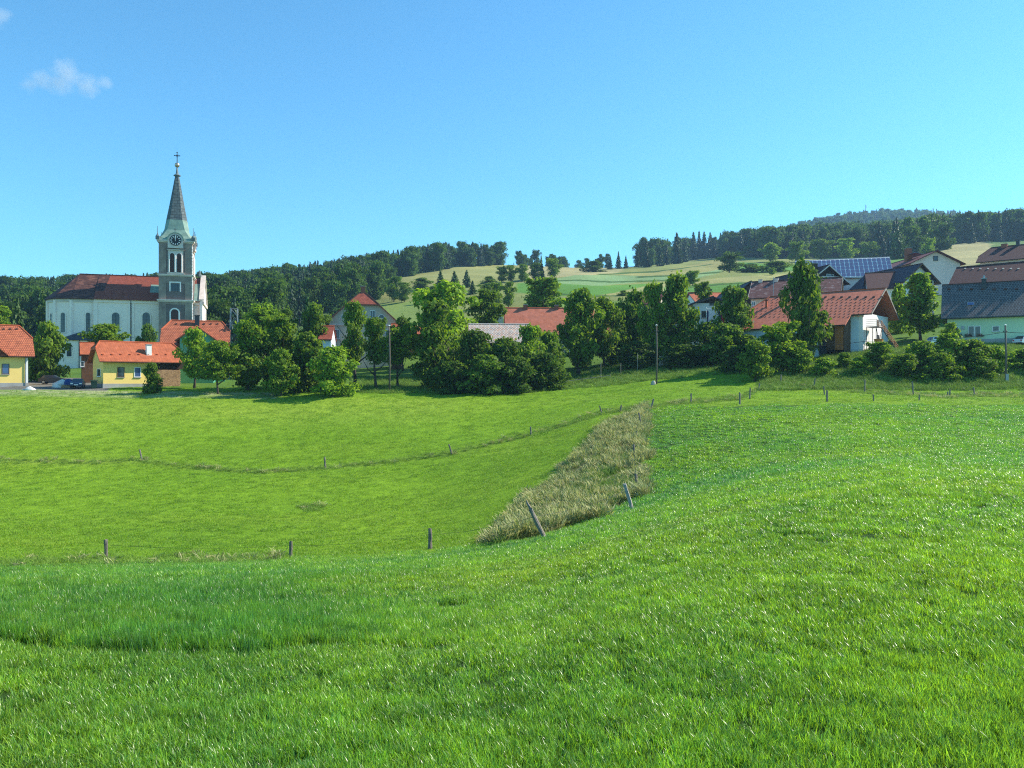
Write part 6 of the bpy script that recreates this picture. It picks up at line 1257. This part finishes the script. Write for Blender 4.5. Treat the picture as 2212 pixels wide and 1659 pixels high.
# ---------------------------------------------------------------- cars and yard things
def car(dx, Y, rz, m, lb, L=4.2):
    x, y, z = gpt(dx, Y); r0 = empty('parked_car', (x, y, z + .05), R(rz), lb, 'car'); hw = .86; sec = lambda pts, w: [[(px, g_ * w, pz) for px, pz in pts] for g_ in (-1, 1)]
    body = [(-2.1, .35), (-2.08, .75), (-1.9, .92), (-1.2, 1.0), (1.0, .98), (1.75, .86), (2.05, .68), (2.1, .35)]; a, b = sec(body, hw); MB().loft([a, [(p[0], p[1] * .0 + hw, p[2]) for p in b]]).build('body', m, r0)
    cab = [(-1.75, .98), (-1.35, 1.44), (.15, 1.46), (.95, .98)]; MB().loft([[(p, -.78 if q < 1.2 else -.62, q) for p, q in cab], [(p, .78 if q < 1.2 else .62, q) for p, q in cab]]).build('cabin', m, r0)
    for g_ in (-1, 1):
        MB().add([(-1.5, g_ * .765, 1.04), (.75, g_ * .765, 1.04), (.12, g_ * .645, 1.39), (-1.28, g_ * .645, 1.39)], [(0, 1, 2, 3)]).build('side_window', 'glass', r0)
        for wx in (-1.3, 1.3):
            w_ = MB().tube((wx, g_ * .68, .32), (wx, g_ * .88, .32), .32, n=16).build('wheel', 'rubber', r0); MB().tube((wx, g_ * .881, .32), (wx, g_ * .895, .32), .19, n=10).build('rim', 'metal_grey', w_)
        MB().box((2.02, g_ * .6 - .17, .6), (2.11, g_ * .6 + .17, .74)).build('headlight', 'lamp_glass', r0); MB().box((-2.11, g_ * .65 - .12, .62), (-2.05, g_ * .65 + .12, .82)).build('tail_light', 'flag_red', r0)
    MB().add([(.99, -.7, 1.0), (.99, .7, 1.0), (.2, .58, 1.43), (.2, -.58, 1.43)], [(0, 1, 2, 3)]).build('windscreen', 'glass', r0); MB().add([(-1.79, -.7, 1.0), (-1.79, .7, 1.0), (-1.39, .58, 1.42), (-1.39, -.58, 1.42)], [(3, 2, 1, 0)]).build('rear_window', 'glass', r0)
    MB().box((2.08, -.27, .42), (2.125, .27, .54)).build('number_plate', 'white_paint', r0); MB().box((-2.14, -.82, .28), (2.14, .82, .4)).build('bumper', 'rubber', r0)
    return r0
car(168, 125, -68, 'car_blue', 'dark blue car parked nose-on in the yard beside the yellow garage')
car(116, 133, 15, 'metal_dark', 'dark car half hidden under the shrub in the yard')
car(2029, 128, 8, 'car_white', 'white car parked left of the mint green house')
car(2218, 126, 20, 'car_white', 'white car nosing in at the right picture edge')
def heap(name, dx, Y, w, h_, m, lb, cat, seed):
    x, y, z = gpt(dx, Y); n = 14; r_ = np.random.RandomState(seed); rings = []
    for k in range(6): t = k / 5; rad = w / 2 * (1 - t) ** .8 + .02; rings.append([(rad * math.cos(6.283 * i / n) * (1 + .15 * r_.randn()), .7 * rad * math.sin(6.283 * i / n) * (1 + .15 * r_.randn()), h_ * t + .05 * r_.randn() * (k > 0) - (.2 if k == 0 else 0)) for i in range(n)])
    o = MB().loft(rings).build(name, m, None, True); o.location = (x, y, z); tag(o, lb, cat); return o
heap('gravel_heap', 64, 121, 1.9, .55, 'gravel', 'small white gravel heap at the corner of the yellow house', 'gravel heap', 1)
heap('gravel_heap', 134, 127, 3.6, 1.25, 'gravel', 'larger pale gravel heap in the middle of the yard', 'gravel heap', 2)
heap('earth_heap', 765, 131, 3.2, .6, 'wood_log', 'low reddish heap under the trees before the cream house', 'heap', 4)
r0 = empty('timber_pile', gpt(148, 126), R(15), 'small pile of brown timber with a blue cover, left of the parked blue car', 'pile')
for k in range(6): MB().box((-1.0 + .05 * k, -.4 + .13 * k, .0 + .16 * (k % 3)), (1.0, -.28 + .13 * k, .15 + .16 * (k % 3))).build('beam', 'wood_log', r0)
MB().loft([[(-.55 * s_, -.4 * s_, zz), (.5 * s_, -.45 * s_, zz), (.6 * s_, .4 * s_, zz), (-.5 * s_, .45 * s_, zz)] for s_, zz in ((1, .5), (.95, .95), (.6, 1.35), (.2, 1.45))]).build('cover', 'tarp_blue', r0)
x, y, z = gpt(203, 124); r0 = empty('waste_bin', (x, y, z), R(30), 'dark green waste bin at the garage corner by the blue car', 'bin'); MB().loft([[(-.4 * s_, -.4 * s_, zz), (.4 * s_, -.4 * s_, zz), (.4 * s_, .4 * s_, zz), (-.4 * s_, .4 * s_, zz)] for s_, zz in ((.85, .08), (1.1, 1.15))]).build('body', 'plastic_green', r0); MB().extr([(-.5, -.5, 1.17), (.5, -.5, 1.17), (.5, .5, 1.25), (-.5, .5, 1.25)], (0, 0, .07)).build('lid', 'plastic_green', r0)
Y = 127.5; x, y, z = gpt(1898, Y); r0 = empty('orange_tub', (x, y, z + .4), 0, 'orange tub on a stand in front of the white barn gable', 'tub'); MB().lathe([(.5, .6), (.7, 1.5), (.75, 1.55), (.6, 1.5)], (0, 0, 0), 12).build('tub', 'orange_plastic', r0); MB().box((-.8, -.5, -.6), (.8, .5, .6)).build('stand', 'wood_dark', r0)
# concrete edge of the drive
for i, (d0, d1, Y0, Y1, lb) in enumerate(((1834, 1868, 121, 121, 'short pale concrete wall beside the farm drive'), (1738, 1782, 117.5, 119.5, 'pale gravel track piece below the barn door'))):
    p, q = Vector(gpt(d0, Y0)), Vector(gpt(d1, Y1)); u_ = (q - p); nn = Vector((-u_.y, u_.x, 0)).normalized()
    if i == 0: o = MB().extr([tuple(p), tuple(q), tuple(q + nn * .25), tuple(p + nn * .25)], (0, 0, .55)).build('low_wall', 'concrete'); tag(o, lb, 'wall')
    else: 
        n = 8; L_, R_ = [], []
        for k in range(n + 1): c = p.lerp(q, k / n); a_, b_ = c - nn * .9, c + nn * .9; L_.append((a_.x, a_.y, hz(a_.x, a_.y) + .04)); R_.append((b_.x, b_.y, hz(b_.x, b_.y) + .04))
        o = MB().add(L_ + R_, [(k, k + 1, n + 2 + k, n + 1 + k) for k in range(n)]).build('path', 'gravel'); o['kind'] = 'structure'
# ---------------------------------------------------------------- clouds
def cloud(name, dx, dy, Y, blobs, lb, dens):
    """soft cumulus: vapour gathered round a few centres (x, z, radius in metres)"""
    x, y, z = wpt(dx, dy, Y); X = max(abs(b[0]) + b[2] for b in blobs) * 1.35; Zm = max(abs(b[1]) + b[2] for b in blobs) * 1.35; D = max(b[2] for b in blobs) * 1.6; mb = MB(); n = 16
    mb.loft([[(X * math.cos(6.283 * i / n) * s_, D * math.sin(6.283 * i / n) * s_, zz) for i in range(n)] for s_, zz in ((.8, -Zm), (1, -.5 * Zm), (1, .5 * Zm), (.8, Zm))]); m, t, nd, lk = new_mat(name + '_%d' % dx)
    tc = nd.new('ShaderNodeTexCoord'); o_ = nd.new('ShaderNodeOutputMaterial'); pv = nd.new('ShaderNodeVolumePrincipled'); pv.inputs['Anisotropy'].default_value = 0.2; pv.inputs['Color'].default_value = (.95, .95, .97, 1); cur = None
    nz = noise(nd, lk, 3.2 / D, 5, tc.outputs['Object'], .6); sub = nd.new('ShaderNodeMath'); sub.operation = 'MULTIPLY_ADD'; sub.inputs[1].default_value = 1.5; sub.inputs[2].default_value = -.75; lk.new(nz.outputs[0], sub.inputs[0])
    for bx, bz, r_ in blobs:
        vs = nd.new('ShaderNodeVectorMath'); vs.operation = 'DISTANCE'; lk.new(tc.outputs['Object'], vs.inputs[0]); vs.inputs[1].default_value = (bx, 0, bz)
        a_ = nd.new('ShaderNodeMath'); a_.operation = 'MULTIPLY_ADD'; a_.inputs[1].default_value = -1 / r_; a_.inputs[2].default_value = 1.0; lk.new(vs.outputs['Value'], a_.inputs[0])
        if cur is None: cur = a_
        else: mx = nd.new('ShaderNodeMath'); mx.operation = 'SMOOTH_MAX'; mx.inputs[2].default_value = .25; lk.new(cur.outputs[0], mx.inputs[0]); lk.new(a_.outputs[0], mx.inputs[1]); cur = mx
    ad = nd.new('ShaderNodeMath'); ad.operation = 'ADD'; lk.new(cur.outputs[0], ad.inputs[0]); lk.new(sub.outputs[0], ad.inputs[1]); mr = nd.new('ShaderNodeMapRange'); mr.inputs[1].default_value = .05; mr.inputs[2].default_value = .75; mr.inputs[3].default_value = 0; mr.inputs[4].default_value = dens
    lk.new(ad.outputs[0], mr.inputs[0]); lk.new(mr.outputs[0], pv.inputs['Density']); lk.new(pv.outputs[0], o_.inputs['Volume']); o = mb.build(name, name + '_%d' % dx); o.location = (x, y, z); tag(o, lb, 'cloud'); return o
K = 4000 / F
cloud('cloud', 140, 172, 4000, [(-78 * K, 12 * K * -1, 20 * K), (-52 * K, 0, 26 * K), (-20 * K, -8 * K, 26 * K), (2 * K, 16 * K, 34 * K), (-5 * K, -6 * K, 30 * K), (48 * K, -14 * K, 30 * K), (85 * K, -6 * K, 20 * K)], 'small pinkish-white cloud in the upper left sky', .006)
cloud('cloud', -12, 38, 4000, [(0, 4 * K, 28 * K), (22 * K, 6 * K, 18 * K), (-30 * K, -10 * K, 30 * K)], 'wisp of cloud cut by the top left picture edge', .006)
# ---------------------------------------------------------------- air
hb = MB().box((-1800, -45, -31), (2100, 2660, 412)); m, t, nd, lk = new_mat('haze'); pv = nd.new('ShaderNodeVolumePrincipled'); pv.inputs['Color'].default_value = (.42, .70, 1, 1); pv.inputs['Density'].default_value = .00014; pv.inputs['Anisotropy'].default_value = .2
o_ = nd.new('ShaderNodeOutputMaterial'); lk.new(pv.outputs[0], o_.inputs['Volume']); hzo = hb.build('haze', 'haze'); hzo['kind'] = 'stuff'; hzo['label'] = 'thin bluish air over the valley'
